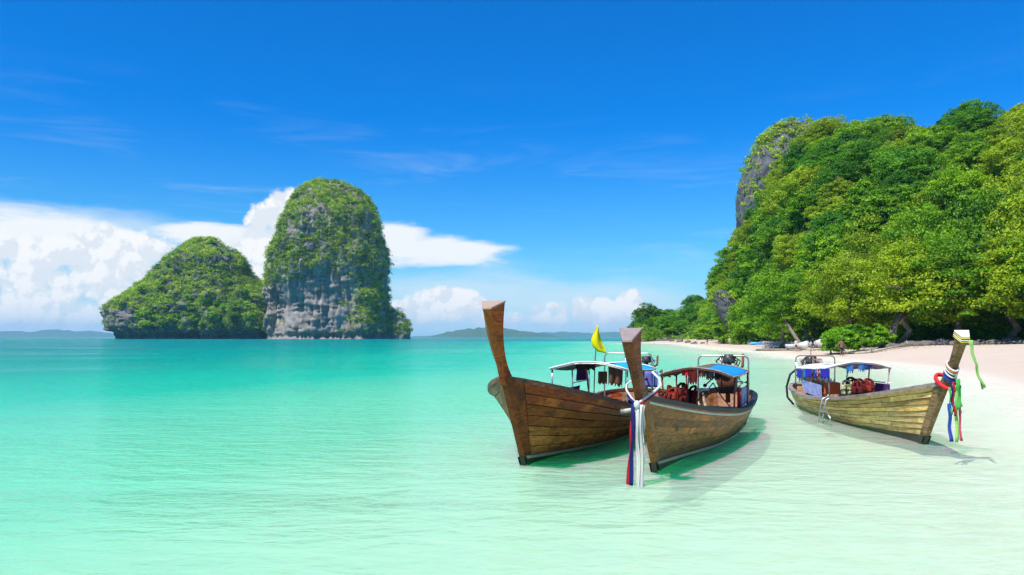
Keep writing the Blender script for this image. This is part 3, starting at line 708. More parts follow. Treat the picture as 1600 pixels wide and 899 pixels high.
for px, d, r in [(1430, 96, 2.), (1480, 95, 2.2), (1525, 93, 2.), (1570, 92, 2.4), (1610, 90, 2.2), (1455, 99, 2.4), (1540, 98, 2.5), (1400, 97, 1.8), (1590, 96, 2.4), (1505, 99, 2.6)]:
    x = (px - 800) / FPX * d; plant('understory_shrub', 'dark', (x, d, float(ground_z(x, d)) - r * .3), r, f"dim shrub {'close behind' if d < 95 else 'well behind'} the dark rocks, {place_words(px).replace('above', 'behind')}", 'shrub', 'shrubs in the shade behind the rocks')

# dark rocks along the back of the beach, driftwood, low wall
def boulder_mesh(seed):
    bm = bmesh.new(); bmesh.ops.create_icosphere(bm, subdivisions=3, radius=1)
    V = np.array([v.co[:] for v in bm.verts]); n = fbm(V * 1.6 + seed * 7, 4, seed) - .5; n2 = np.floor(fbm(V * 1.1 + seed, 2, seed + 4) * 6) / 6 - .5
    for v, a, b_ in zip(bm.verts, n, n2): v.co *= 1 + a * .7 + b_ * .35; v.co.z *= .72
    me = bpy.data.meshes.new('boulder'); bm.to_mesh(me); bm.free(); me.materials.append(M['boulder']); return me
BM = [boulder_mesh(k) for k in range(5)]
def boulder(px, d, r, label, group):
    x = (px - 800) / FPX * d; o = link('boulder', random.choice(BM)); o.location = (x, d, float(ground_z(x, d)) + r * .15); o.scale = (r * (.8 + .6 * random.random()), r, r * (.7 + .5 * random.random())); o.rotation_euler.z = random.random() * 6
    tag(o, label, 'rock', group)
for k in range(64):
    px = 1378 + (1690 - 1378) * (k + random.random() * .8) / 64
    rad = .38 + .42 * random.random()
    boulder(px, 89 - (px - 1380) * .02 + random.random() * 3 - 1, rad, f"{'large' if rad > .65 else ('small' if rad < .5 else 'middling')} dark rock in the row behind the beach, {place_words(px).replace('above', 'behind')}", 'dark rocks along the back of the beach')
for k, (px, d, r) in enumerate([(1085, 222, .8), (1062, 262, 1.1), (1040, 292, 1.2), (1020, 303, 1.3), (1005, 306, 1.), (1098, 214, .7), (1075, 243, .9), (1050, 278, 1.), (1030, 299, 1.1)]):
    boulder(px, d, r, 'grey rock at the water edge below the low headland', 'rocks at the foot of the headland')
def log(pts, r, label, nm='driftwood'):
    mb = MB(); P = []
    for px, d, up in pts:
        x = (px - 800) / FPX * d; P.append((x, d, float(ground_z(x, d)) + up))
    mb.tube(P, [r * (1 - .6 * i / (len(P) - 1)) for i in range(len(P))], 8)
    for i in range(1, len(P)):
        q = Vector(P[i]); mb.tube([q, q + Vector((random.uniform(-1, 1) * r * 5, random.uniform(-1, 1) * r * 5, r * 3))], [r * .35, r * .12], 5)
    tag(mb.build(nm, M['bark_pale'], None, True), label, 'driftwood')
log([(1183, 119, .1), (1205, 114, .18), (1232, 110, .15), (1252, 104, .12)], .2, 'long bleached driftwood log lying on the sand spit')
log([(1336, 81, .08), (1362, 80, .16), (1395, 84, .2), (1418, 87, .3)], .16, 'dark driftwood branch on the sand right of the bright shrubs')
log([(1340, 84, .1), (1352, 83.5, .35), (1362, 83, .1)], .14, 'arched root standing out of the sand near the bright shrubs')
def big_trunk(pts, r, label, mat='bark_pale'):
    mb = MB(); P = []
    for px, d, z in pts: P.append(((px - 800) / FPX * d, d, z))
    mb.tube(P, [r * (1.25 - .7 * i / (len(P) - 1)) for i in range(len(P))], 9)
    t = tag(mb.build('leaning_trunk', M[mat], None, True), label, 'tree trunk'); return t
big_trunk([(1256, 110, .2), (1247, 111, 1.6), (1236, 113, 3.2), (1224, 117, 5.2), (1212, 121, 7.)], .26, 'bare trunk leaning left over the beach by the skiffs', 'bark')
big_trunk([(1392, 90, .6), (1391, 90, 2.), (1400, 91, 4.), (1420, 92, 6.4)], .5, 'grey forked trunk beside the dark rocks under the broad tree', 'bark')
big_trunk([(1470, 92, 6.2), (1445, 91, 7.2), (1420, 91, 7.8), (1385, 90, 8.2)], .28, 'grey bough reaching out level under the broad spreading tree', 'bark_pale')
M['stone'] = plain('wall_stone', (.34, .32, .30), .9, 0, .3, 3)
wl = empty('low_wall', ((1217 - 800) / FPX * 124, 124, 0)); tag(wl, 'low grey stone wall at the back of the beach', 'wall')
x0, x1 = (1192 - 800) / FPX * 128 - wl.location.x, (1244 - 800) / FPX * 120 - wl.location.x
gz = float(ground_z(wl.location.x, 124))
for rr_ in range(3):
    for k in range(9):
        f = (k + .5 + .5 * (rr_ % 2)) / 9.5; wa_ = math.atan2(-8, x1 - x0); o = MB().box((x0 + (x1 - x0) * f, 4 - 8 * f, gz + .05 + rr_ * .40), (math.hypot(8, x1 - x0) / 9.5 - .05, .5, .37), wa_ + random.uniform(-.03, .03)).build('stone', M['stone'], wl, False, .05)
g_ = np.random.default_rng(5); px_ = g_.uniform(1180, 1660, 1300); d_ = np.where(px_ > 1380, g_.normal(86, 3, 1300), np.interp(px_, [1180, 1250, 1300, 1380], [140, 118, 95, 86]) + g_.normal(0, 4, 1300))
x_ = (px_ - 800) / FPX * d_; z_ = ground_z(x_, d_); ok_ = z_ > .12
Vl, Fl, tt = leaf_cloud(np.stack([x_, d_, z_ + .03], -1)[ok_], np.full(ok_.sum(), .05), 2, .12, g_, .1, None, 3.)
M['litter'] = plain('fallen_leaf_brown', (.16, .09, .04), .9)
tag(link('leaf_litter', np_mesh('leaf_litter', Vl, Fl), M['litter']), 'fallen leaves scattered along the back of the beach', None, None, 'stuff')
# boats drawn up on the sand
M['skiff'] = plain('skiff_pale_paint', (.62, .62, .58), .5, 0, .1, 3); M['dark_in'] = plain('dark_interior', (.05, .05, .06), .7); M['kayak'] = plain('blue_plastic', (.02, .28, .6), .35)
def skiff(px, d, rz, label):
    x = (px - 800) / FPX * d; t = empty('skiff', (x, d, float(ground_z(x, d)) + .05), rz); tag(t, label, 'boat', 'pale skiffs drawn up on the sand')
    L, B_ = 4.2, .85; secs = []
    for i in range(13):
        s = i / 12; w = B_ * math.sin(min(s * 1.25 + .02, 1.25) * math.pi / 2 / 1.0) if s < .8 else B_ * (1 - (s - .8) * .5)
        w = max(B_ * min(1, (s * 2.2)) ** .6, .02); zt = .75 + .5 * (1 - s) ** 3
        secs.append([(-w, s * L, zt), (-w * .92, s * L, zt * .5), (-w * .45, s * L, .06 + .3 * (1 - s) ** 4), (0, s * L, .3 * (1 - s) ** 4), (w * .45, s * L, .06 + .3 * (1 - s) ** 4), (w * .92, s * L, zt * .5), (w, s * L, zt)])
    MB().grid(secs, .05).build('hull', M['skiff'], t, True)
    e = MB()
    for sd in (0, 6): e.tube([q[sd] for q in secs], .06, 6)
    e.build('rub_rail', M['dark_in'], t, True)
    MB().box((0, L - .05, .42), (1.5, .06, .7)).build('transom', M['skiff'], t)
    for y in (1.6, 2.8): MB().box((0, y, .5), (1.5, .28, .05)).build('thwart', M['bark'], t)
    MB().box((0, L * .55, .16), (1.2, 2.9, .04)).build('floor', M['dark_in'], t)
skiff(1262, 106, R(12), 'pale skiff with people beside it on the sand, the nearer of two')
skiff(1284, 110, R(-6), 'pale skiff behind the bright shrub, right of the other one')
x, d = (1184 - 800) / FPX * 150, 150
kz = float(ground_z(x, d)); kt = tag(empty('kayak', (x, d, kz + .12), R(75)), 'blue kayak lying on the sand near the leaning rock', 'kayak')
prof = [(.02, -2.), (.16, -1.6), (.3, -.9), (.36, 0), (.3, .9), (.16, 1.6), (.02, 2.)]
MB().lathe((0, 0, .1), prof, 12, 'Y').build('hull', M['kayak'], kt, True); MB().lathe((0, .1, .42), [(.24, -.02), (.26, .03)], 12).build('cockpit', M['dark_in'], kt)

# ------------------------------------------------------------------ people on the beach (small, far)
M['skin'] = plain('skin_tan', (.42, .25, .16), .6, 0, .08); M['skin_dark'] = plain('skin_brown', (.22, .11, .07), .6, 0, .08)
M['hair'] = plain('hair_dark', (.02, .015, .012), .6)
for nm, c in (('white_cloth', (.75, .74, .7)), ('navy_cloth', (.02, .03, .09)), ('red_cloth', (.45, .04, .03)), ('blue_cloth', (.05, .2, .45)), ('dark_trunks', (.05, .02, .07)), ('yellow_cloth', (.7, .5, .08))): M[nm] = cloth(nm, c, .1)
def skin_obj(name, verts, edges, rad, mat, parent, sub=1):
    me = bpy.data.meshes.new(name); me.from_pydata(verts, edges, []); o = link(name, me, mat, parent)
    o.modifiers.new('Skin', 'SKIN'); o.modifiers['Skin'].use_smooth_shade = True
    for i, r in enumerate(rad):
        v = me.skin_vertices[0].data[i]; v.radius = (r, r) if not isinstance(r, tuple) else r; v.use_root = (i == 0)
    s = o.modifiers.new('Subdivision', 'SUBSURF'); s.levels = sub; s.render_levels = sub
    return o
def person(px, d, rz, label, top='white_cloth', bottom='navy_cloth', skin='skin', pose='stand', h=1.7, arm=.2):
    x = (px - 800) / FPX * d; t = empty('person', (x, d, float(ground_z(x, d))), rz); tag(t, label, 'person'); k = h / 1.7; t.scale = (k, k, k)
    st = .1 if pose == 'walk' else 0
    dz = -.5 if pose == 'sit' else 0
    if pose == 'sit': leg = lambda s: [(s * .09, -.02, .40), (s * .13, -.42, .42), (s * .13, -.55, .05), (s * .13, -.68, .03)]
    else: leg = lambda s: [(s * .09, 0, .84), (s * .11, -.03 - s * st * .6, .47), (s * .11, s * st * 1.6, .08), (s * .12, -.13 + s * st * 1.6, .03)]
    V = [(0, 0, .92 + dz), (0, 0, 1.12 + dz), (0, .01, 1.3 + dz), (0, .01, 1.42 + dz), (0, 0, 1.5 + dz), (0, -.015, 1.58 + dz), (0, -.01, 1.66 + dz)]
    Rr = [(.14, .1), (.125, .09), (.155, .1), (.10, .08), .05, (.078, .09), (.065, .075)]; Ed = [(i, i + 1) for i in range(6)]
    for s in (-1, 1):
        b = len(V); V += leg(s); Rr += [.085, .055, .04, .035]; Ed += [(0, b), (b, b + 1), (b + 1, b + 2), (b + 2, b + 3)]
        b = len(V); a = arm if s < 0 else .12
        V += [(s * .19, .01, 1.38 + dz), (s * (.22 + a * .6), -.02, 1.12 + dz), (s * (.24 + a * 1.5), -.1, .9 + dz), (s * (.25 + a * 1.9), -.14, .80 + dz)]
        Rr += [.055, .042, .032, .03]; Ed += [(3, b), (b, b + 1), (b + 1, b + 2), (b + 2, b + 3)]
    skin_obj('body', V, Ed, Rr, M[skin], t, 2)
    MB().lathe((0, .015, 1.665 + dz), [(.085, -.06), (.098, 0), (.085, .05), (.045, .085), (.01, .095)], 10).build('hair', M['hair'], t, True)
    if top: skin_obj('shirt', [V[0], V[1], V[2], V[3]] + [(-.19, .01, 1.38 + dz), (-.25, 0, 1.2 + dz), (.19, .01, 1.38 + dz), (.25, 0, 1.2 + dz)], [(0, 1), (1, 2), (2, 3), (3, 4), (4, 5), (3, 6), (6, 7)], [(.165, .125), (.15, .115), (.175, .12), (.10, .09), .075, .065, .075, .065], M[top], t, 2)
    lg = [leg(-1), leg(1)]
    skin_obj('shorts', [(0, 0, .95 + dz), lg[0][0], tuple(np.array(lg[0][0]) * .35 + np.array(lg[0][1]) * .65), lg[1][0], tuple(np.array(lg[1][0]) * .35 + np.array(lg[1][1]) * .65)], [(0, 1), (1, 2), (0, 3), (3, 4)], [(.165, .125), .105, .085, .105, .085], M[bottom], t, 1)
person(1315, 79, R(8), 'bare-chested bather in dark trunks standing at the edge of the sand', None, 'dark_trunks', 'skin_dark', 'stand', 1.72, .35)
person(1140, 163, R(30), 'bather in white walking along the sand spit', 'white_cloth', 'white_cloth', 'skin', 'walk')
person(1145, 168, R(-20), 'person in pale shirt behind the walking bather', 'white_cloth', 'blue_cloth', 'skin', 'stand')
person(1105, 192, R(0), 'person in dark clothes at the far water edge', 'navy_cloth', 'navy_cloth', 'skin_dark', 'stand')
person(1087, 205, R(0), 'person in white at the far end of the beach', 'white_cloth', 'navy_cloth', 'skin', 'stand')
person(1171, 152, R(20), 'person in black sitting on the sand beside the blue kayak', 'navy_cloth', 'navy_cloth', 'skin', 'sit')
person(1191, 151, R(-10), 'person in navy sitting right of the blue kayak', 'navy_cloth', 'blue_cloth', 'skin', 'sit')
person(1244, 103.5, R(20), 'person in white shirt and red shorts left of the pale skiffs', 'white_cloth', 'red_cloth', 'skin', 'stand')
person(1270, 103, R(-20), 'person in dark blue standing in front of the nearer skiff', 'navy_cloth', 'navy_cloth', 'skin', 'stand')
person(1288, 106.5, R(-10), 'person in white top standing by the farther skiff', 'white_cloth', 'navy_cloth', 'skin', 'stand')

# ------------------------------------------------------------------ long-tail boats
M['a_upper'] = wood('timber_varnished_red', (.12, .014, .003), (.36, .055, .006), (.58, .14, .012), .8, .42, coat=.25)
M['a_lower'] = wood('timber_weathered_tan', (.30, .092, .018), (.60, .235, .055), (.16, .036, .007), .85, .65)
M['a_mid'] = wood('timber_faded_brown', (.22, .046, .008), (.50, .130, .022), (.62, .21, .03), .8, .55)
M['a_stem'] = wood('timber_stem_red', (.18, .026, .004), (.44, .092, .010), (.07, .012, .003), .8, .45, coat=.2)
M['b_upper'] = wood('timber_olive_brown', (.17, .055, .010), (.36, .135, .026), (.62, .18, .018), .9, .5, coat=.15)
M['b_lower'] = wood('timber_olive_grey', (.19, .082, .02), (.36, .175, .045), (.52, .16, .024), .7, .6)
M['c_upper'] = wood('timber_straw', (.60, .34, .08), (.86, .57, .20), (.40, .15, .025), .7, .6, soil=.4)
M['c_lower'] = wood('timber_straw_pale', (.64, .42, .13), (.88, .64, .27), (.44, .20, .045), .6, .65, soil=.4)
M['c_stem'] = wood('timber_stem_grey', (.18, .095, .035), (.42, .28, .13), (.09, .04, .012), .8, .7)
M['post_dark'] = wood('timber_post_dark', (.07, .014, .004), (.22, .042, .008), (.34, .085, .014), .6, .4, coat=.3)
M['endgrain'] = plain('sawn_end_timber', (.36, .24, .18), .8, 0, .35, 14)
M['endgrain_grey'] = plain('sawn_end_grey', (.24, .18, .17), .8, 0, .35, 14)
M['bottom'] = plain('bottom_paint_black', (.022, .026, .018), .6, 0, .5, 5)
M['bottom_brown'] = plain('bottom_paint_brown', (.045, .032, .018), .6, 0, .5, 5)
M['stripe'] = plain('stripe_pale_paint', (.40, .36, .24), .6, 0, .25, 7)
M['inside'] = wood('timber_inside', (.22, .10, .05), (.36, .19, .10), (.12, .05, .03), .5, .65)
M['inside_pale'] = wood('timber_inside_pale', (.42, .32, .22), (.60, .48, .36), (.3, .2, .12), .5, .6)
M['deck'] = wood('deck_boards_cream', (.52, .42, .30), (.70, .60, .46), (.36, .27, .18), .5, .6)
M['rail_brown'] = wood('rail_brown', (.10, .04, .02), (.22, .10, .06), (.05, .02, .01), .4, .5)
M['rail_black'] = plain('rail_black', (.02, .02, .022), .5, 0, .3); M['rail_grey'] = wood('rail_grey', (.28, .21, .17), (.42, .34, .29), (.14, .09, .07), .5, .6)
M['white_paint'] = plain('white_paint', (.78, .77, .73), .5, 0, .08)
M['worn_white'] = plain('worn_white_paint', (.52, .48, .42), .7, 0, .4, 9)
M['steel'] = plain('steel_tube', (.42, .42, .42), .35, .8, .15); M['steel_dark'] = plain('steel_dark', (.10, .09, .085), .5, .6, .3)
M['engine_black'] = plain('engine_black', (.018, .018, .02), .45, .3, .5); M['rust'] = plain('rusty_iron', (.16, .06, .03), .8, .3, .4); M['brass'] = plain('propeller_green', (.06, .12, .07), .5, .4)
M['teal'] = cloth('canvas_teal', (.012, .07, .10), .12); M['cyan'] = cloth('canvas_cyan', (.02, .42, .70), .2); M['blue_tarp'] = cloth('tarp_blue', (.015, .30, .72), .2)
M['olive_canvas'] = cloth('canvas_olive', (.16, .17, .11), .25); M['white_canvas'] = cloth('canvas_white', (.80, .78, .76), .3); M['pink_canvas'] = cloth('canvas_striped_pink', (.55, .30, .28), .3, .1, (.16, .10, .42))
M['purple'] = cloth('cloth_purple', (.10, .035, .20), .2); M['violet'] = cloth('cloth_violet', (.18, .17, .52), .2); M['lilac'] = cloth('cloth_lilac', (.33, .35, .68), .15, .1, (.45, .47, .75))
M['bluegrey'] = cloth('panel_bluegrey', (.24, .30, .50), .1, .1, (.40, .44, .62)); M['brown_cloth'] = cloth('cloth_brown', (.13, .065, .035), .15, .3)
M['black_cloth'] = cloth('cloth_black', (.012, .012, .015), .05); M['jacket'] = cloth('jacket_red', (.11, .010, .008), .05, .3); M['jacket_o'] = cloth('jacket_orange', (.22, .026, .012), .05, .3); M['jacket_c'] = cloth('jacket_patterned', (.04, .05, .03), .05, .3, (.5, .5, .25))
M['yellow_flag'] = cloth('flag_yellow', (.90, .80, .01), .4, .04); M['emblem'] = plain('emblem_orange', (.65, .20, .02), .7)
M['rib_white'] = cloth('ribbon_white', (.78, .76, .70), .3, .1); M['rib_navy'] = cloth('ribbon_navy', (.015, .02, .14), .15); M['rib_red'] = cloth('ribbon_red', (.42, .02, .025), .2); M['rib_blue'] = cloth('ribbon_blue', (.03, .08, .36), .2)
M['rib_green'] = cloth('ribbon_green', (.10, .52, .10), .35); M['rib_lime'] = cloth('ribbon_lime', (.42, .72, .22), .4); M['rib_orange'] = cloth('ribbon_orange', (.75, .28, .05), .3); M['garland'] = cloth('garland_red', (.66, .03, .03), .15); M['rib_pink'] = cloth('ribbon_pink', (.62, .10, .14), .3)
M['rope'] = plain('rope_white', (.66, .60, .54), .9, 0, .2, 20); M['grey_wood'] = wood('peg_grey', (.28, .25, .22), (.42, .39, .35), (.2, .17, .14), .4, .8)
M['blue_banner'] = cloth('banner_blue', (.05, .04, .52), .3); M['deep_blue'] = cloth('banner_deep_blue', (.02, .06, .28), .25); M['sky_banner'] = cloth('banner_sky', (.05, .22, .5), .3); M['flag_red'] = cloth('banner_red', (.62, .03, .04), .25)
M['orange_box'] = plain('plastic_orange', (.62, .12, .03), .45); M['yellow_line'] = plain('yellow_paint', (.75, .55, .06), .5)

DR, D0 = .35, .05
class Boat:
    def __init__(s, O, th, L, bm, H0, Hm, Hs, rake, e, k, sm, zst):
        s.O, s.th, s.L, s.bm, s.H0, s.Hm, s.Hs, s.rake, s.e, s.k, s.sm, s.zst = O, th, L, bm, H0, Hm, Hs, rake, e, k, sm, zst
    def zs(s, t): return s.Hm + (s.H0 - s.Hm) * max(1 - t / .75, 0) ** 1.8 + (s.Hs - s.Hm) * min(max((t - .7) / .3, 0), 1) ** 2
    def _p(s, t, q, side):
        z1 = s.zs(t); hq = D0 / (s.H0 + D0); u0 = (hq - q) / (1 - hq) * s.rake; u1 = s.L + .35 * q; u = u0 + t * (u1 - u0)
        z0 = s.zk(t); b = 1 - max(1 - t / s.sm, 0) ** s.e if t < s.sm else 1 - s.k * ((t - s.sm) / (1 - s.sm)) ** 2
        b *= math.sqrt(1 - min(max((t - .9) / .1, 0), 1) ** 2 * .75)
        pw = 1 - .5 * t / .4 if t < .4 else .5 - .05 * (t - .4) / .6
        return Vector((side * s.bm * b * max(q, 0) ** pw, u, z0 + (z1 - z0) * q))
    def p(s, t, q, side, off=0.):
        P = s._p(t, q, side)
        if off:
            d = .004; a = s._p(min(t + d, 1), q, side) - s._p(max(t - d, 0), q, side); b = s._p(t, min(q + d, 1), side) - s._p(t, max(q - d, 0.002), side)
            n = a.cross(b).normalized(); n = n if n.x * side > 0 else -n
            P = P + n * off
        return P
    def pz(s, t, z, side, off=0.): z0 = s.zk(t); return s.p(t, (z - z0) / (s.zs(t) - z0), side, off)
    def zk(s, t): return -D0 - (DR - D0) * min(t / .35, 1) ** .8
    def t_at(s, u, q=1.):
        hq = D0 / (s.H0 + D0); u0 = (hq - q) / (1 - hq) * s.rake; u1 = s.L + .35 * q; return (u - u0) / (u1 - u0)
    def half_z(s, u, z):
        lo = 9.
        for du in (-.15, 0, .15):
            t = min(max(s.t_at(u + du), .001), .999); q = (z - s.zk(t)) / (s.zs(t) - s.zk(t)); uu = s._p(t, q, 1).y
            t = min(max(t + (u + du - uu) / (s.L + s.rake), .001), .999); lo = min(lo, abs(s._p(t, (z - s.zk(t)) / (s.zs(t) - s.zk(t)), 1).x))
        return lo
    def half(s, u): return abs(s._p(min(max(s.t_at(u), 0), 1), 1, 1).x)
    def sheer(s, u): return s.zs(min(max(s.t_at(u), 0), 1))
    def stripe(s, t): return s.zst[0] * max(1 - t / .7, 0) ** 1.5 + s.zst[1]
    def w(s, v, u, z): return Vector((s.O[0] + u * math.sin(s.th) + v * math.cos(s.th), s.O[1] + u * math.cos(s.th) - v * math.sin(s.th), z))

def build_hull(B, mats, label, n_str, cuts, post, mat_post, mat_end, foredeck='rail_brown', stripe=True, rub=None, rail='rail_brown', inside='inside', nviz=12):
    root = empty('longtail_boat', (B.O[0], B.O[1], 0), -B.th); tag(root, label, 'boat', 'long-tail boats in the bay')
    T = [i / 40 for i in range(41)]; Q = [.0, .06, .14, .25, .4, .55, .7, .85, 1.]
    sh = MB()
    for side in (1, -1): sh.grid([[B.p(t, q, side) for q in Q] for t in T], 0)
    sh.grid([[B.p(1, q, -1) for q in Q], [B.p(1, q, 1) for q in Q]], 0)
    o = sh.build('hull', M[inside], root, True)
    for poly in o.data.polygons: poly.use_smooth = True
    tc = .26 / (B.L + B.rake)
    bt = MB()
    for side in (1, -1):
        bt.grid([[B.pz(t, B.zk(t) + .004 + (B.stripe(t) - B.zk(t) - .004) * f, side, .040 if t < tc * 1.3 else .022) + (Vector((side * .035, -.045, 0)) if t == 0 else Vector()) for f in (0, .06, .15, .3, .5, .75, 1)] for t in [0, tc * .5, tc, tc * 1.5] + [tc * 1.5 + (1 - tc * 1.5) * i / 34 for i in range(1, 35)]], 0)
    f_ = [[B.pz(0, B.zk(0) + .004 + (B.stripe(0) - B.zk(0) - .004) * f, 1, 0) + Vector((sx * .035, -.047, 0)) for sx in (-1.3, 1.3)] for f in (0, .5, 1)]; bt.grid(f_, 0)
    bt.build('bottom', M[mats['bottom']], root, True)
    if stripe:
        for side in (1, -1):
            g = MB(); g.grid([[B.pz(t, B.stripe(t) + dz, side, .048) for dz in (-.026, .0, .028)] for t in [.004 + .996 * i / 40 for i in range(41)]], .02).build('waterline_stripe', M['stripe'], root, True)
    rg = random.Random(int(B.L * 1000))
    for side in (1, -1):
        for i in range(n_str):
            f0, f1 = i / n_str, (i + 1) / n_str
            br = [tc] + sorted(min(max(c + rg.uniform(-.05, .05), tc + .03), .97) for c in cuts) + [1.]
            for a, b in zip(br[:-1], br[1:]):
                nseg = 12 if b - a > .4 else 7; mb = MB(); rows = []
                lap = .036 if mats.get('lap') else .024
                for k in range(nseg + 1):
                    t = a + (b - a) * k / nseg; t = min(max(t, a + .0012 * (k == 0)), b - .0012 * (k == nseg))
                    zb, zt = B.stripe(t), B.zs(t); g = mats.get('gap', .005) * (1 + .7 * math.sin(t * 31 + i * 2.3 + side))
                    lo, hi = zb + (zt - zb) * f0 + g, zb + (zt - zb) * f1 - g
                    jit = rg.uniform(-.0015, .0015); rows.append([B.pz(t, lo + (hi - lo) * w_, side, lap + (.022 - lap) * w_ + jit * (1 - w_)) for w_ in (0, .33, .67, 1)])
                mb.grid(rows, .017 * (1 if side > 0 else 1))
                m = mats['upper'] if i >= n_str - mats.get('n_up', 3) else (mats['mid'] if 'mid' in mats and i >= n_str - mats.get('n_up', 3) - 2 else mats['lower'])
                mb.build('plank', M[m], root)
    st = MB(); rows = []                                                   # stem timber: two cheeks and the cutwater
    for k in range(15):
        qs = (B.stripe(0) - B.zk(0)) / (B.zs(0) - B.zk(0)); q = qs + (1 - qs) * k / 14
        pa = [B.p(tc, q, -1, .042), B.p(.0, q, -1, .0) + Vector((-.05, -.035, 0)), B.p(.0, q, 1, .0) + Vector((.05, -.035, 0)), B.p(tc, q, 1, .042)]
        rows.append([pa[0] + Vector((.0, 0, 0)), pa[1], pa[2], pa[3]])
    st.grid(rows, 0)
    st.build('stem', M[mats['stem']], root)
    # prow post: tapered baulk, wide behind, narrow in front
    (uf, zf, wf), (ua, za, wa) = post['front'], post['aft']; S = []; n = 14
    for k in range(n + 1):
        t = k / n; bu = post.get('bend', .35)
        f = Vector((0, -B.rake - .04 + (uf + B.rake + .04) * t ** (1 + bu * .4), B.H0 - .12 + (zf - B.H0 + .12) * t))
        u_a0, z_a0 = post['base']
        a = Vector((0, u_a0 + (ua - u_a0) * (1 - (1 - t) ** (1 + bu * 2.2)), z_a0 + (za - z_a0) * (t ** (1 + bu * .5))))
        w1 = .11 + (wf - .11) * t; w2 = post.get('w0', .13) + (wa - post.get('w0', .13)) * t ** 1.6
        S.append([f + Vector((-w1 / 2, 0, 0)), f + Vector((w1 / 2, 0, 0)), a + Vector((w2 / 2, 0, 0)), a + Vector((-w2 / 2, 0, 0))])
    mb = MB(); V = [p for r in S for p in r]
    F = [(i * 4 + k, i * 4 + (k + 1) % 4, (i + 1) * 4 + (k + 1) % 4, (i + 1) * 4 + k) for i in range(n) for k in range(4)] + [(3, 2, 1, 0)]
    mb.add(V, F); po = mb.build('prow_post', M[mat_post], root, False, .009)
    top = S[-1]; d = Vector((0, 0, .012)); cap = MB()
    c = sum(top, Vector()) / 4; big = [c + (p - c) * 1.02 for p in top]
    cap.add([p - d for p in big] + [p + d for p in big], [(0, 1, 2, 3), (7, 6, 5, 4)] + [(i, i + 4, (i + 1) % 4 + 4, (i + 1) % 4) for i in range(4)]).build('sawn_top', M[mat_end], po)
    # foredeck, gunwales, ribs, floor
    fd = MB(); rows = []
    for k in range(7):
        t = .004 + .13 * k / 6; P = B.p(t, 1, 1); rows.append([(-P.x * .98, P.y, P.z - .03), (0, P.y, P.z + .02), (P.x * .98, P.y, P.z - .03)])
    fd.grid(rows, .03).build('foredeck', M[foredeck], root)
    for side in (1, -1):
        g = MB(); rows = []
        for k in range(49):
            t = k / 48; P = B.p(t, 1, side); e = .05 if t > .02 else .03; i_ = min(.07, abs(P.x) * .8)
            rows.append([P + Vector((side * e, 0, -.05)), P + Vector((side * e, 0, .03)), P + Vector((-side * i_, 0, .035)), P + Vector((-side * i_, 0, -.03)), P + Vector((side * e, 0, -.05))])
        g.grid(rows, 0).build('gunwale', M[rail], root)
        if rub:
            r2 = MB(); r2.grid([[B.pz(k / 40, B.zs(k / 40) - z, side, .045) for z in (.06, .10)] for k in range(41)], .03).build('rub_rail', M[rub], root, True)
        for u in np.arange(1.6, B.L - .2, .52):
            t = B.t_at(u); mb = MB(); mb.grid([[B.p(t + dt, q, side, -.015) for dt in (-.0035, .0035)] + [B.p(t + dt, q, side, -.065) for dt in (.0035, -.0035)] + [B.p(t - .0035, q, side, -.015)] for q in (.3, .45, .6, .75, .9, .97)], 0).build('rib', M[mats.get('rib', 'inside_pale')], root)
    P = B.p(1, 1, 1); MB().box((0, P.y, P.z), (P.x * 2 + .1, .12, .08)).build('stern_rail', M[rail], root, False, .01)
    for k, u in enumerate(np.arange(1.3, B.L - .5, .30)):
        h = B.half_z(u + .15, .24) - .05
        if h < .1: continue
        MB().box((0, u + .15, .26 + .002 * (k % 2)), (2 * h, .285, .03)).build('floor_board', M['deck'], root)
    for u in np.linspace(2.2, B.L - 2.2, 4):
        h = B.half_z(u, B.sheer(u) - .25) - .04; MB().box((0, u, B.sheer(u) - .22), (2 * h, .26, .04)).build('thwart', M['deck'], root, False, .006)
    return root

def wavy(p0, p1, drop, amp, nf, n=14, m=6, seed=0, thick=.012, hem=0., nrm=None):
    """hanging cloth between two points, with folds that open downwards"""
    rg = random.Random(seed); p0, p1 = Vector(p0), Vector(p1); ax = (p1 - p0); side = nrm or Vector((-ax.y, ax.x, 0)).normalized(); ph = rg.random() * 6; rows = []
    for j in range(m + 1):
        f = j / m; rows.append([p0 + ax * (i / n) * (1 - .08 * f) + side * amp * (.3 + f) * math.sin(nf * 6.28 * i / n + ph + f * .6) + Vector((0, 0, -drop * f * (1 + hem * math.sin(i * 1.7 + ph)))) for i in range(n + 1)])
    mb = MB(); mb.grid(rows, thick); return mb

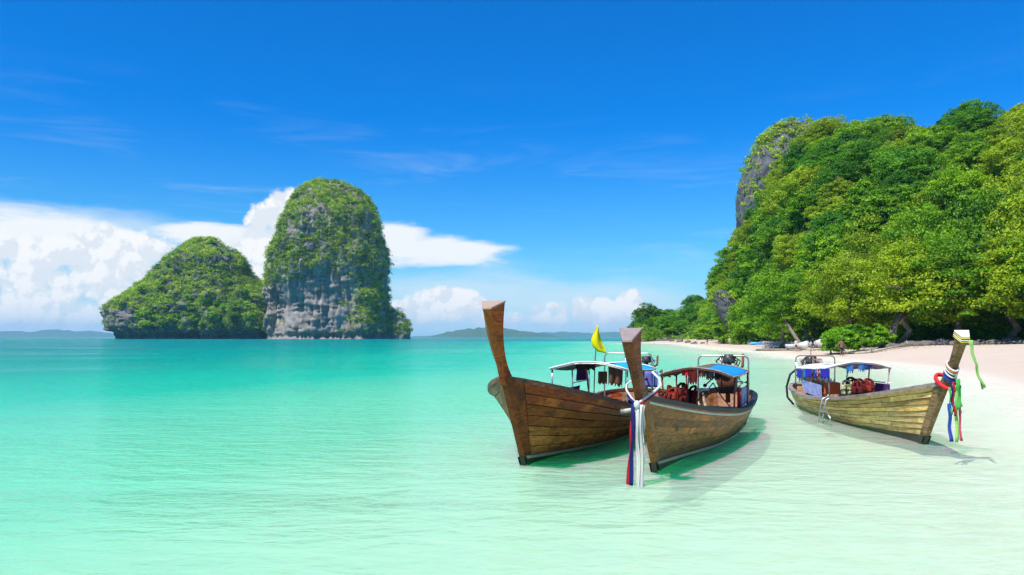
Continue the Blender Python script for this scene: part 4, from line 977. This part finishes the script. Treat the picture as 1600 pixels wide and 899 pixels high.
def canopy(B, root, u0, u1, hw, ze, camb, rear, mats, trim, posts, base=.0, frame='steel'):
    def z(v, u): return ze + camb * (1 - (v / hw) ** 2) + rear * (u - u0) / (u1 - u0) - .035 * math.sin(math.pi * (u - u0) / (u1 - u0)) * (1 + .5 * math.sin(v * 5 + u * 1.3)) + .012 * math.sin(u * 6.3 + v * 4) * math.sin(v * 7)
    for nm, (a, b), m in zip(('canopy_left', 'canopy_right'), ((-hw, 0), (0, hw)), mats):
        rows = [[(a + (b - a) * i / 8, u0 + (u1 - u0) * j / 10, z(a + (b - a) * i / 8, u0 + (u1 - u0) * j / 10)) for i in range(9)] for j in range(11)]
        mb = MB(); mb.grid(rows, .014).build('canopy_cloth', M[m], root, True)
    for u in (u0, (u0 + u1) / 2, u1):
        MB().tube([(v, u, z(v, u) - .028) for v in np.linspace(-hw, hw, 11)], .016, 6).build('canopy_hoop', M[frame], root, True)
    for u in (u0, u1):
        MB().tube([(v, u + (-.012 if u == u0 else .012), z(v, u) + .006) for v in np.linspace(-hw, hw, 13)], .016, 5).build('canopy_trim', M[trim], root, True)
    for v in (-hw, hw): MB().tube([(v * 1.005, u, z(v, u) + .004) for u in np.linspace(u0, u1, 9)], .016, 5).build('canopy_trim', M[trim], root, True)
    for v, u in posts:
        h = B.half(u) - .1; vb = math.copysign(min(abs(v), h), v)
        MB().tube([(vb, u, B.sheer(u) - .25), (vb * .5 + v * .5, u, (B.sheer(u) + z(v, u)) / 2), (v, u, z(v, u) - .02)], .019, 7).build('canopy_post', M[frame], root, True)
    return z

def arch(B, root, u, hw, top, lean=0., mat='steel'):
    zb = B.sheer(u); c = .12
    pts = [(-hw, u + lean, zb - .1), (-hw, u, top - c)] + [(-hw + c - c * math.cos(a), u, top - c + c * math.sin(a)) for a in (.5, 1.0, 1.57)] + [(hw - c + c * math.sin(a), u, top - c + c * math.cos(a)) for a in (0, .5, 1.0)] + [(hw, u, top - c), (hw, u + lean, zb - .1)]
    MB().tube(pts, .02, 7).build('stern_hoop', M[mat], root, True)
    MB().tube([(-hw * .1, u, top), (-hw * .1, u + .02, zb + .2)], .014, 6).build('stern_hoop_strut', M[mat], root, True)

def engine(B, root, v, u, z, s=1., tail=2.6, handle=1.0, handle_v=-.25):
    g = empty('engine', (v, u, z)); g.parent = root
    mb = MB(); mb.box((0, 0, .16 * s), (.34 * s, .62 * s, .32 * s)); mb.box((0, -.05 * s, .40 * s), (.26 * s, .5 * s, .18 * s)); mb.box((0, .34 * s, .2 * s), (.3 * s, .16 * s, .3 * s))
    for k in range(4): mb.lathe((0, (-.22 + .13 * k) * s, .5 * s), [(.05 * s, 0), (.05 * s, .06 * s), (.03 * s, .08 * s)], 8)
    mb.build('engine_block', M['engine_black'], g, False, .012)
    mb = MB(); mb.lathe((0, -.36 * s, .2 * s), [(.19 * s, -.03), (.20 * s, 0), (.19 * s, .04)], 16, 'Y'); mb.lathe((0, -.42 * s, .36 * s), [(.10 * s, -.02), (.10 * s, .02)], 12, 'Y'); mb.build('flywheel', M['rust'], g, True)
    mb = MB(); mb.lathe((.02, .05 * s, .66 * s), [(.12 * s, -.1 * s), (.14 * s, -.06 * s), (.14 * s, .06 * s), (.1 * s, .1 * s)], 12); mb.build('air_filter', M['steel_dark'], g, True)
    MB().tube([(.2 * s, -.1 * s, .42 * s), (.27 * s, 0, .46 * s), (.28 * s, .3 * s, .5 * s), (.26 * s, .5 * s, .75 * s)], .03 * s, 7).build('exhaust_pipe', M['rust'], g, True)
    mb = MB()
    for k in range(9):
        a = k * .7; mb.tube([(math.sin(a) * .2 * s, math.cos(a) * .3 * s, .35 * s), (math.sin(a + .8) * .25 * s, math.cos(a + .5) * .33 * s, .62 * s), (math.sin(a + 1.4) * .12 * s, math.cos(a + 1.2) * .25 * s, .74 * s)], .012 * s, 5)
    mb.build('hose', M['engine_black'], g, True)
    mb = MB(); mb.box((0, 0, -.06), (.3 * s, .5 * s, .08)); mb.lathe((0, 0, 0), [(.06, -z + B.sheer(min(u, B.L)) - .12), (.06, -.05)], 8); mb.build('engine_stand', M['rust'], g)
    MB().tube([(handle_v * .2, -.3 * s, .3 * s), (handle_v * .6, -.6 * handle, .3 * s), (handle_v, -handle, .14 * s)], [.02, .018, .016], 7).build('tiller', M['steel_dark'], g, True)
    MB().lathe((handle_v, -handle, .14 * s), [(.02, -.06), (.045, -.03), (.045, .03), (.02, .06)], 9, 'Y').build('tiller_knob', M['engine_black'], g, True)
    e = Vector((.1, tail, .06)); MB().tube([(0, .4 * s, .22 * s), e * .5 + Vector((0, .2, .1)), e], .03, 7).build('drive_shaft', M['steel'], g, True)
    pr = MB().lathe(e, [(.03, -.05), (.05, 0), (.02, .07)], 8, 'Y')
    for k in range(3):
        a = 2.1 * k; c, s_ = math.cos(a), math.sin(a); pr.add([e + Vector((c * .04, -.02, s_ * .04)), e + Vector((c * .19 - s_ * .07, -.035, s_ * .19 + c * .07)), e + Vector((c * .21 + s_ * .05, .035, s_ * .21 - c * .05)), e + Vector((c * .04, .02, s_ * .04))], [(0, 1, 2, 3), (3, 2, 1, 0)])
    pr.build('propeller', M['brass'], g)
    return g

def jacket_parts():
    P = []
    for s in (-1, 1):
        mb = MB(); rows = []
        for j in range(7):
            f = j / 6; w = .17 - .04 * max(0, f - .6); bul = .07 + .025 * math.sin(f * 3.1)
            rows.append([(s * (.015 + w * i / 4), -bul * math.sin(.35 + 2.4 * i / 4) + .0, f * .52) for i in range(5)])
        mb.grid(rows, .05 * s); P.append(('foam_panel', mb, None))
    mb = MB(); mb.tube([(-.13, -.02, .50), (-.12, .04, .60), (-.05, .08, .66), (.05, .08, .66), (.12, .04, .60), (.13, -.02, .50)], .045, 7); P.append(('collar', mb, None))
    mb = MB(); mb.box((0, .07, .27), (.32, .06, .5)); P.append(('back_panel', mb, None))
    mb = MB(); [mb.box((0, -.085, z), (.37, .035, .03)) for z in (.14, .32)]; P.append(('belt', mb, 'black_cloth'))
    return P
JK = jacket_parts(); JM = {}
def life_jacket(loc, rz, tilt, mat, label, group, s=1.):
    t = empty('life_jacket', loc, rz); t.rotation_euler.x = tilt; t.scale = (s, s, s); tag(t, label, 'life jacket', group)
    for k, (nm, mb, mm) in enumerate(JK):
        key = (k, mat if mm is None else mm)
        if key not in JM: o = mb.build(nm, M[key[1]], t, True); JM[key] = o.data
        else: link(nm, JM[key], None, t)

def pxz(B, v, u, py): p = B.w(v, u, 0); return CAM_H + (526.5 - py) / FPX * p.y

# --- first boat (red-brown, left)
A = Boat((.219, 13.167), .373, 9.588, 1.16, 1.554, .50, .66, .956, 3.6, .05, .44, (.14, .02))
ra = build_hull(A, dict(upper='a_upper', lower='a_lower', stem='a_stem', bottom='bottom', mid='a_mid', n_up=2, gap=.008), 'red-brown wooden long-tail boat with tall plain prow, leftmost of three', 7, (.36, .7),
                dict(front=(-1.652, 2.631, .145), aft=(-1.377, 2.745, .39), base=(-.50, 1.42), bend=.55, w0=.16), 'a_stem', 'endgrain')
canopy(A, ra, 4., 7.2, .88, 1.49, .15, -.10, ('teal', 'cyan'), 'white_paint', [(-.85, 4.05), (-.85, 5.6), (-.85, 7.1), (.85, 4.1), (.85, 6.9)])
arch(A, ra, 7.9, .64, 1.76)
engine(A, ra, .30, 8.75, .95, .95, 2.3, .9, .2)
MB().tube([(-.78, 6.9, A.sheer(6.9)), (-.30, 4.9, 1.52)], .022, 6).build('slanting_strut', M['steel_dark'], ra, True)
MB().tube([(-.84, 5.6, 1.08), (-.84, 7.1, 1.08)], .014, 6).build('side_rail', M['steel'], ra, True)
def cloth_thing(name, mb, mat, label, cat, B):
    o = mb.build(name, M[mat], None, True); o.location = (B.O[0], B.O[1], 0); o.rotation_euler = (0, 0, -B.th); tag(o, label, cat); return o
cloth_thing('towel', wavy((-.85, 5.95, 1.45), (-.85, 6.9, 1.43), .34, .03, 2.5, seed=2), 'purple', 'purple towel hanging from the canopy edge of the red-brown boat', 'towel', A)
cloth_thing('side_cloth', wavy((-.86, 4.7, .98), (-.86, 6.3, .98), .26, .012, 2, seed=4), 'purple', 'purple cloth tied along the rail below the hanging towel', 'cloth', A)
cloth_thing('rag', wavy((-.35, 4.25, 1.62), (.12, 4.2, 1.62), .15, .03, 1.5, seed=5, hem=.15), 'black_cloth', 'black rag bunched under the canopy front of the red-brown boat', 'cloth', A)
cloth_thing('shirt', wavy((.42, 4.15, 1.56), (.74, 4.15, 1.50), .38, .04, 2, seed=7, hem=.1), 'brown_cloth', 'brown shirt hanging under the cyan side of the canopy', 'clothing', A)
cloth_thing('shorts', wavy((.10, 4.5, 1.42), (.30, 4.5, 1.42), .27, .04, 1.5, seed=9, hem=.1), 'brown_cloth', 'small brown garment hanging at the middle of the canopy', 'clothing', A)
cloth_thing('draped_cloth', wavy((.42, 8.05, 1.28), (.78, 8.05, 1.28), .42, .02, 1.5, seed=12), 'violet', 'violet cloth draped beside the engine of the red-brown boat', 'cloth', A)
cloth_thing('tool_crate', MB().box((.55, 6.2, .52), (.4, .3, .26)), 'steel_dark', 'small dark crate inside the red-brown boat by the gunwale', 'crate', A)
fp = A.w(-.12, 5.0, 0); fl = empty('flag', (fp.x, fp.y, 1.62)); tag(fl, 'yellow flag with round emblem on a thin pole above the first canopy', 'flag')
MB().tube([(-.03, 0, -.95), (0, 0, .0), (.06, 0, .84)], [.014, .013, .008], 7).build('pole', M['rail_brown'], fl, True)
rows = []
for j in range(15):
    f = j / 14; xl = float(np.interp(f, [0, .3, .55, .75, .9, 1], [.045, -.035, -.08, -.065, .0, .08])); xr = float(np.interp(f, [0, .3, .6, .85, 1], [.07, .10, .17, .25, .27]))
    rows.append([(xl + (xr - xl) * i / 6, .045 * math.sin(i * 1.1 + f * 3), .84 - f * .60 - .05 * (i / 6) * f) for i in range(7)])
fc = MB(); fc.grid(rows, .008); fco = fc.build('flag_cloth', M['yellow_flag'], fl, True)
em = MB(); q = Vector(rows[10][4]); ring = []
for k in range(13): a = k * math.pi / 6; ring.append([q + Vector((math.cos(a) * r, -.02, math.sin(a) * r * 1.1)) for r in (.016, .034)])
em.grid(ring, .006).build('emblem', M['emblem'], fco)

# --- second boat (olive brown, middle)
Bb = Boat((2.34, 12.482), .407, 8.6, .82, 1.327, .598, .80, 1.086, 1.9, .14, .62, (.15, .025))
rb = build_hull(Bb, dict(upper='b_upper', lower='b_lower', stem='b_upper', bottom='bottom_brown', n_up=4, gap=.0022), 'olive-brown wooden long-tail boat with blue canopy and bow ribbons, middle of three', 7, (.5,),
                dict(front=(-1.828, 2.14, .135), aft=(-1.613, 2.315, .33), base=(-.62, 1.24), bend=.35, w0=.15), 'post_dark', 'endgrain_grey', rail='rail_black', rub='worn_white')
canopy(Bb, rb, 3.7, 6.6, .74, 1.39, .17, -.02, ('olive_canvas', 'blue_tarp'), 'rail_grey', [(-.72, 3.75), (-.72, 5.3), (-.72, 6.5), (.72, 4.2), (.72, 6.5)], frame='rust')
arch(Bb, rb, 7.6, .62, 1.72)
engine(Bb, rb, .12, 7.6, .88, 1.15, 2.0, 1.35, -.35)
MB().grid([[(.70, 5.55, .62), (.70, 6.75, .66)], [(.70, 5.55, 1.02), (.70, 6.75, 1.06)]], .02).build('side_panel', M['bluegrey'], rb)
MB().box((.64, 5.5, .82), (.06, .12, .42)).build('panel_end', M['flag_red'], rb)
MB().box((0, 5.3, .55), (1.15, 1.5, .05)).build('seat', M['deck'], rb, False, .01)
MB().tube([(-.60, 5.9, .55), (-.52, 5.8, .85), (-.3, 5.7, .98), (-.05, 5.7, .98)], .035, 8).build('bent_pipe', M['white_paint'], rb, True)
for p_, q_ in (((-.05, 6.3, 1.1), (-.4, 5.0, .58)), ((-.05, 6.3, 1.1), (.45, 5.5, .62))): MB().tube([p_, (Vector(p_) + Vector(q_)) / 2 - Vector((0, 0, .05)), q_], .014, 5).build('stay_rope', M['rust'], rb, True)
MB().tube([(-.70, 6.5, .8), (-.55, 6.0, 1.42)], .018, 6).build('slanting_strut', M['rail_grey'], rb, True)
for k in range(9):
    life_jacket(Bb.w(-.56 + .14 * (k % 3), 3.0 + .20 * k, .66 + .06 * (k % 2) + .004 * k), random.uniform(-1.4, 1.4), R(random.uniform(-22, 14)), random.choice(['jacket', 'jacket', 'jacket', 'jacket_o']), f"dull red life jacket, {['bow end', 'middle', 'stern end'][k // 3]} of middle boat pile, {['by far gunwale', 'centre row', 'inner side'][k % 3]}", 'life jackets piled in the middle boat', .66)
for k, (v, u, m, s, nm) in enumerate([(-.06, 3.72, 'jacket', .30, 'red'), (.12, 3.75, 'brown_cloth', .16, 'brown'), (.28, 3.72, 'black_cloth', .18, 'black'), (-.22, 3.75, 'flag_red', .13, 'bright red'), (.44, 3.78, 'black_cloth', .16, 'dark')]):
    zz = 1.37 + .17 * (1 - (v / .74) ** 2); cloth_thing('rag', wavy((v - .08, u, zz), (v + .08, u, zz), s, .02, 1.2, seed=20 + k, hem=.15), m, [f'short {nm} rag dangling under the front hoop of the middle boat', 'small brown rag right of the red one under the blue canopy', 'black rag under the blue canopy of the middle boat', 'bright red scrap at the peak of the middle canopy', 'dark scrap hanging farthest right under the blue canopy edge'][k], 'cloth', Bb)
# ribbons on the prow of the second boat
rbn = empty('bow_ribbons', Bb.w(0, -1.22, 0)); rbn.rotation_euler.z = -Bb.th; tag(rbn, 'white, navy and red ribbons knotted round the middle prow, ends in the water', 'ribbon')
def strip(pts, w, axis=Vector((1, 0, 0)), thick=.004, folds=0., n=5):
    rows = []
    for j, p in enumerate(pts):
        p = Vector(p); f = j / (len(pts) - 1)
        rows.append([p + axis * w * (i / n - .5) * (1 - .15 * math.sin(f * 3)) + Vector((0, -folds * math.sin(i * 2.3 + f * 2.) * (.3 + f), 0)) for i in range(n + 1)])
    mb = MB(); mb.grid(rows, thick); return mb
def hang(x, z0, z1, sway=.0, y=0., n=12): return [(x + sway * (k / n) ** 1.2 + .008 * math.sin(k * .9 + x * 30), y - .02 * math.sin(k * .7), z0 + (z1 - z0) * k / n) for k in range(n + 1)]
zk = 1.20
for x, w, m, sw, z1, fo, y in [(-.012, .026, 'rib_white', .012, -.05, .008, -.02), (.012, .030, 'rib_white', .022, -.09, .010, -.04), (.036, .024, 'rib_white', .03, -.07, .008, -.015), (.055, .028, 'rib_white', .032, -.09, .010, -.03), (.074, .022, 'rib_white', .026, -.03, .008, -.005), (.085, .05, 'rib_white', -.01, .62, .012, .02), (.02, .022, 'rope', .05, .02, .006, .012), (-.050, .042, 'rib_navy', -.035, -.04, .010, -.02), (-.072, .034, 'rib_navy', -.045, -.06, .008, .005), (-.075, .05, 'rib_red', -.085, -.09, .010, .03), (-.098, .028, 'rib_red', -.075, -.04, .008, .04)]:
    strip(hang(x, zk - (.0 if m != 'rib_red' else .25), z1, sw, y), w, folds=fo, n=6).build('ribbon', M[m], rbn, True)
def sash(pts, r, mat, par): o = MB().tube(pts, r, 7).build('sash', M[mat], par, True); return o
sash([(0, -.02, zk), (-.10, .02, zk + .10), (-.20, .12, zk + .20), (-.25, .3, zk + .27), (-.15, .45, zk + .36), (-.08, .5, zk + .42)], .014, 'rib_white', rbn)
sash([(0, -.02, zk + .01), (.09, .04, zk + .08), (.20, .2, zk + .18), (.26, .4, zk + .26), (.2, .55, zk + .36), (.08, .6, zk + .46)], .019, 'rib_white', rbn)
sash([(0, -.04, zk - .01), (.10, .0, zk + .04), (.20, .16, zk + .13), (.26, .36, zk + .21)], .014, 'rib_red', rbn)
sash([(0, -.04, zk - .01), (-.08, .0, zk + .05), (-.17, .08, zk + .12)], .022, 'rib_navy', rbn)
MB().lathe((0, -.04, zk), [(.02, -.06), (.042, -.03), (.046, .02), (.02, .06)], 9).build('knot', M['rib_white'], rbn, True)
MB().tube([(.05, -.62, 1.10), (-.32, -.95, 1.06)], .035, 7).build('mooring_peg', M['grey_wood'], rb, True)

# --- third boat (straw coloured, right)
Cc = Boat((8.445, 15.761), .111, 8.8, .76, 1.329, .50, .70, 1.076, 2.9, .25, .65, (.17, .02))
rc = build_hull(Cc, dict(upper='c_upper', lower='c_lower', stem='c_stem', bottom='bottom', n_up=4, gap=.009, lap=1), 'straw-coloured wooden long-tail boat with side ladder, rightmost of three', 8, (.2, .38, .58, .8),
                dict(front=(-1.82, 2.2, .13), aft=(-1.66, 2.31, .25), base=(-.78, 1.25), bend=.2, w0=.13), 'c_stem', 'white_paint', foredeck='rail_grey', stripe=False, rail='rail_grey')
canopy(Cc, rc, 3.8, 7.2, .74, 1.42, .13, -.16, ('white_canvas', 'pink_canvas'), 'white_paint', [(-.72, 4.1), (-.72, 5.7), (.72, 3.85), (.72, 5.3), (.72, 7.1)], frame='rail_grey')
MB().tube([(-.60, 6.7, .62), (-.72, 7.3, 1.42)], .035, 8).build('slanting_pole', M['white_paint'], rc, True)
arch(Cc, rc, 7.9, .58, 1.62, 0, 'rail_grey')
engine(Cc, rc, -.05, 8.25, .72, 1.15, 1.6, 1.1, .25)
g = MB()
for k in range(14):
    a = k * .45; g.tube([(-.35 + .05 * k, 8.1 + .2 * math.sin(a), 1.28), (-.33 + .05 * k, 8.2 + .2 * math.cos(a), 1.52), (-.30 + .045 * k, 8.3, 1.38 + .08 * math.sin(a * 2))], .013, 5)
g.build('engine_cage', M['rail_grey'], rc, True)
MB().tube([(-.35, 8.4, 1.25), (-.55, 8.7, 1.0), (-.6, 8.95, .6), (-.55, 9.05, .25), (-.35, 9.1, .02)], .035, 8).build('exhaust_hose', M['engine_black'], rc, True)
MB().tube([(-.1, 8.0, 1.3), (-.1, 8.0, 1.85)], .012, 5).build('aerial', M['steel_dark'], rc, True)
MB().grid([[(-.68, 4.75, .56), (-.66, 6.6, .60)], [(-.69, 4.75, .90), (-.67, 6.6, .94)]], .02).build('side_panel', M['lilac'], rc)
MB().grid([[(.68, 3.7, .62), (.68, 4.7, .60)], [(.68, 3.7, 1.0), (.68, 4.7, .98)]], .02).build('side_panel', M['purple'], rc)
MB().tube([(.69, 3.7, 1.03), (.69, 4.9, 1.01)], .016, 6).build('side_rail', M['white_paint'], rc, True); MB().tube([(.69, 3.7, .8), (.69, 4.9, .79)], .012, 6).build('side_rail', M['lilac'], rc, True)
for k in range(7):
    life_jacket(Cc.w(-.30 + .17 * (k % 4), 3.1 + .20 * k, .60 + .05 * (k % 2)), random.uniform(-.6, .6), R(random.uniform(-14, 12)), ['jacket', 'jacket', 'jacket_o', 'jacket', 'jacket_c', 'jacket', 'jacket'][k], ['red life jacket nearest the bow in the straw-coloured boat', 'dark red life jacket leaning in the straw-coloured boat', 'tall orange life jacket against the canopy post of the right boat', 'dark red life jacket beside the purple panel of the right boat', 'black and cream patterned life jacket in the right-hand boat', 'red life jacket behind the patterned one in the right boat', 'dark red life jacket at the back of the right boat pile'][k], 'life jackets piled in the right-hand boat', .74)
for k, (v, u, c, l) in enumerate([(-.35, 5.2, 'orange_box', 'orange plastic crate behind the lilac panel, nearer the bow'), (-.35, 5.75, 'orange_box', 'orange plastic crate in the middle behind the lilac panel'), (-.35, 6.3, 'orange_box', 'orange plastic crate behind the lilac panel, nearer the engine')]):
    t = empty('crate', Cc.w(v, u, .62), -Cc.th); tag(t, l, 'crate', 'orange crates in the right-hand boat')
    for s in (-1, 1): MB().box((s * .2, 0, .19), (.03, .44, .3)).build('side', M[c], t); MB().box((0, s * .21, .19), (.37, .03, .3)).build('side', M[c], t)
    MB().box((0, 0, .04), (.37, .4, .03)).build('base', M[c], t)
    for j in range(5): MB().lathe((-.12 + .06 * j, -.1 + .05 * (j * 3 % 5), .38), [(.03, -.12), (.035, 0), (.02, .04), (.012, .06)], 7).build('bottle', M['white_paint'], t, True)
# banners along the canopy edge of the third boat
bn = empty('bunting', (Cc.O[0], Cc.O[1], 0), -Cc.th); tag(bn, 'string of blue and red banners along the white canopy edge', 'bunting')
MB().tube([(-.745, u, 1.40 - .16 * (u - 3.8) / 3.4) for u in np.linspace(3.8, 7.2, 8)], .008, 5).build('string', M['rope'], bn, True)
for k, (u0, u1, d, m) in enumerate([(3.85, 4.7, .26, 'blue_banner'), (4.75, 5.05, .22, 'flag_red'), (5.08, 5.4, .26, 'deep_blue'), (5.5, 6.1, .24, 'blue_banner'), (6.15, 6.45, .26, 'sky_banner'), (6.55, 7.1, .26, 'blue_banner')]):
    za, zb = 1.40 - .16 * (u0 - 3.8) / 3.4, 1.40 - .16 * (u1 - 3.8) / 3.4
    o = wavy((-.75, u0, za), (-.75, u1, zb), d, .012, 1.2, seed=40 + k, hem=.12).build('banner', M[m], bn, True)
    if m == 'flag_red':
        um = (u0 + u1) / 2 - .04; zm = za - d * .5
        for w1, mm, off in ((.05, 'white_paint', -.772), (.024, 'rib_blue', -.780)):
            MB().box((off, (u0 + u1) / 2, zm), (.006, u1 - u0 - .04, w1)).build('cross', M[mm], o); MB().box((off - .001, um, zm), (.006, w1, d * .9)).build('cross', M[mm], o)
tr_ = [(0.05, 3.82, 'sky_banner', .2), (.2, 3.82, 'deep_blue', .15), (-.25, 3.82, 'sky_banner', .22)]
for k, (v, u, m, d) in enumerate(tr_): 
    zz = 1.41 + .13 * (1 - (v / .74) ** 2); wavy((v - .09, u, zz), (v + .09, u, zz), d, .012, 1, seed=60 + k, hem=.2).build('banner', M[m], bn, True)
# ladder
ld = empty('boat_ladder', (Cc.O[0], Cc.O[1], 0), -Cc.th); tag(ld, 'folding metal ladder hung over the side of the straw-coloured boat', 'ladder')
for u in (4.05, 3.72):
    MB().tube([(-.45, u, .62), (-.72, u, .66), (-.86, u, .60), (-.92, u - .02, .35), (-.98, u - .05, -.05)], .018, 7).build('rail', M['steel'], ld, True)
for f in (.12, .42, .72): MB().tube([(-.87 - .1 * f, 4.05, .55 - .55 * f), (-.87 - .1 * f, 3.70, .55 - .55 * f)], .016, 7).build('rung', M['steel'], ld, True)
for z, w in ((.28, .02), (-.02, .0)): MB().tube([(-.94, 4.05, z - .02), (-.96, 3.3, z + .06), (-.97, 3.0, .17)], .016, 7).build('folding_arm', M['steel'], ld, True)
MB().tube([(-.975, 3.0, .12), (-.975, 3.0, .24)], .02, 7).build('hinge', M['steel'], ld, True)
# ribbons and garland on the third prow
def post_c(f):                      # centre of the third prow post at height fraction f
    return Vector((0, (-1.116 - .70 * f) * .5 + (-.78 - .88 * (1 - (1 - f) ** 1.44)) * .5, 1.21 + .99 * f * .5 + .04 + 1.06 * f * .5 - .495 * f * .0))
cr = empty('prow_garland', (Cc.O[0], Cc.O[1], 0), -Cc.th); tag(cr, 'red garland and coloured sashes wound round the right-hand prow', 'garland')
def wrap(z, tilt, a, b, r, mat, nm, y0):
    MB().tube([(a * math.cos(k * math.pi / 8), y0 + b * math.sin(k * math.pi / 8), z + tilt * math.sin(k * math.pi / 8)) for k in range(17)], r, 8).build(nm, M[mat], cr, True)
wrap(1.34, .13, .14, .27, .034, 'garland', 'garland', -1.0); wrap(1.325, .12, .15, .28, .026, 'garland', 'garland', -1.0)
for k, (m, z) in enumerate([('rib_blue', 1.44), ('rib_white', 1.50), ('rib_navy', 1.475), ('rib_white', 1.56), ('rib_orange', 1.60), ('rib_white', 1.63), ('rib_blue', 1.41)]):
    wrap(z + .02, .09, .088, .135, .017, m, 'sash', -1.185 - (z - 1.44) * .6)
hb = empty('hanging_ribbons', Cc.w(-.02, -1.45, 0), -Cc.th); tag(hb, 'blue, green and red ribbons hanging from the right-hand garland', 'ribbon')
for x, w, m, z0, z1, y in [(-.10, .05, 'rib_green', 1.25, .75, .02), (-.105, .09, 'rib_blue', .95, .24, .03), (-.07, .05, 'rib_navy', 1.30, .8, .0), (-.045, .05, 'rib_red', 1.36, .72, -.02), (.0, .07, 'rib_lime', 1.30, .24, -.01), (.04, .06, 'rib_lime', 1.2, .28, .02), (.03, .09, 'rib_green', 1.42, .85, -.03), (.09, .06, 'rib_green', 1.30, .9, .0), (.10, .06, 'rib_pink', 1.0, .26, .02), (.11, .03, 'rib_white', 1.1, .78, .04)]:
    strip(hang(x * .85, z0, z1, .02, y), w * .85, folds=.007).build('ribbon', M[m], hb, True)
tr = empty('top_ribbon', Cc.w(0.04, -1.86, 0), -Cc.th); tag(tr, 'pale green ribbon blowing from the top of the right-hand prow', 'ribbon')
for w, m, o_ in ((.06, 'rib_lime', 0), (.03, 'rib_green', .03), (.04, 'rib_lime', -.02)): strip([(.02 + o_ * (1 - k / 18) + .21 * (k / 14) ** 1.4 + .012 * math.sin(k * 1.1 + o_ * 60), -.02 + o_ + .015 * math.sin(k * .8), 2.14 - (.86 + o_) * (k / 14) ** .95) for k in range(15)], w, folds=.014).build('ribbon', M[m], tr, True)
pc = [o for o in rc.children if o.name.startswith('prow_post')][0]
for z, m in ((.035, 'yellow_line'), (.07, 'white_paint'), (.10, 'yellow_line')):
    f, a = Vector((0, -1.82 + z * .3, 2.2 - z)), Vector((0, -1.66 + z * .3, 2.31 - z)); L4 = [f + Vector((-.068, -.006, 0)), f + Vector((.068, -.006, 0)), a + Vector((.128, .006, 0)), a + Vector((-.128, .006, 0))]
    MB().tube(L4 + [L4[0]], .010, 5).build('painted_band', M[m], pc)

# ------------------------------------------------------------------ the sea air that turns the far hills blue
hm = bpy.data.materials.new('sea_haze'); hm.use_nodes = True; N = NT(hm.node_tree); N.n.clear()
ho = N.node('ShaderNodeOutputMaterial'); pv = N.node('ShaderNodeVolumePrincipled'); pv.inputs['Color'].default_value = (.34, .74, 1, 1); pv.inputs['Density'].default_value = 8e-5; pv.inputs['Anisotropy'].default_value = .0
N.l.new(pv.outputs[0], ho.inputs['Volume'])
hz = MB().box((0, 0, 86), (22600, 22600, 190)).build('haze', hm); tag(hz, kind='stuff')
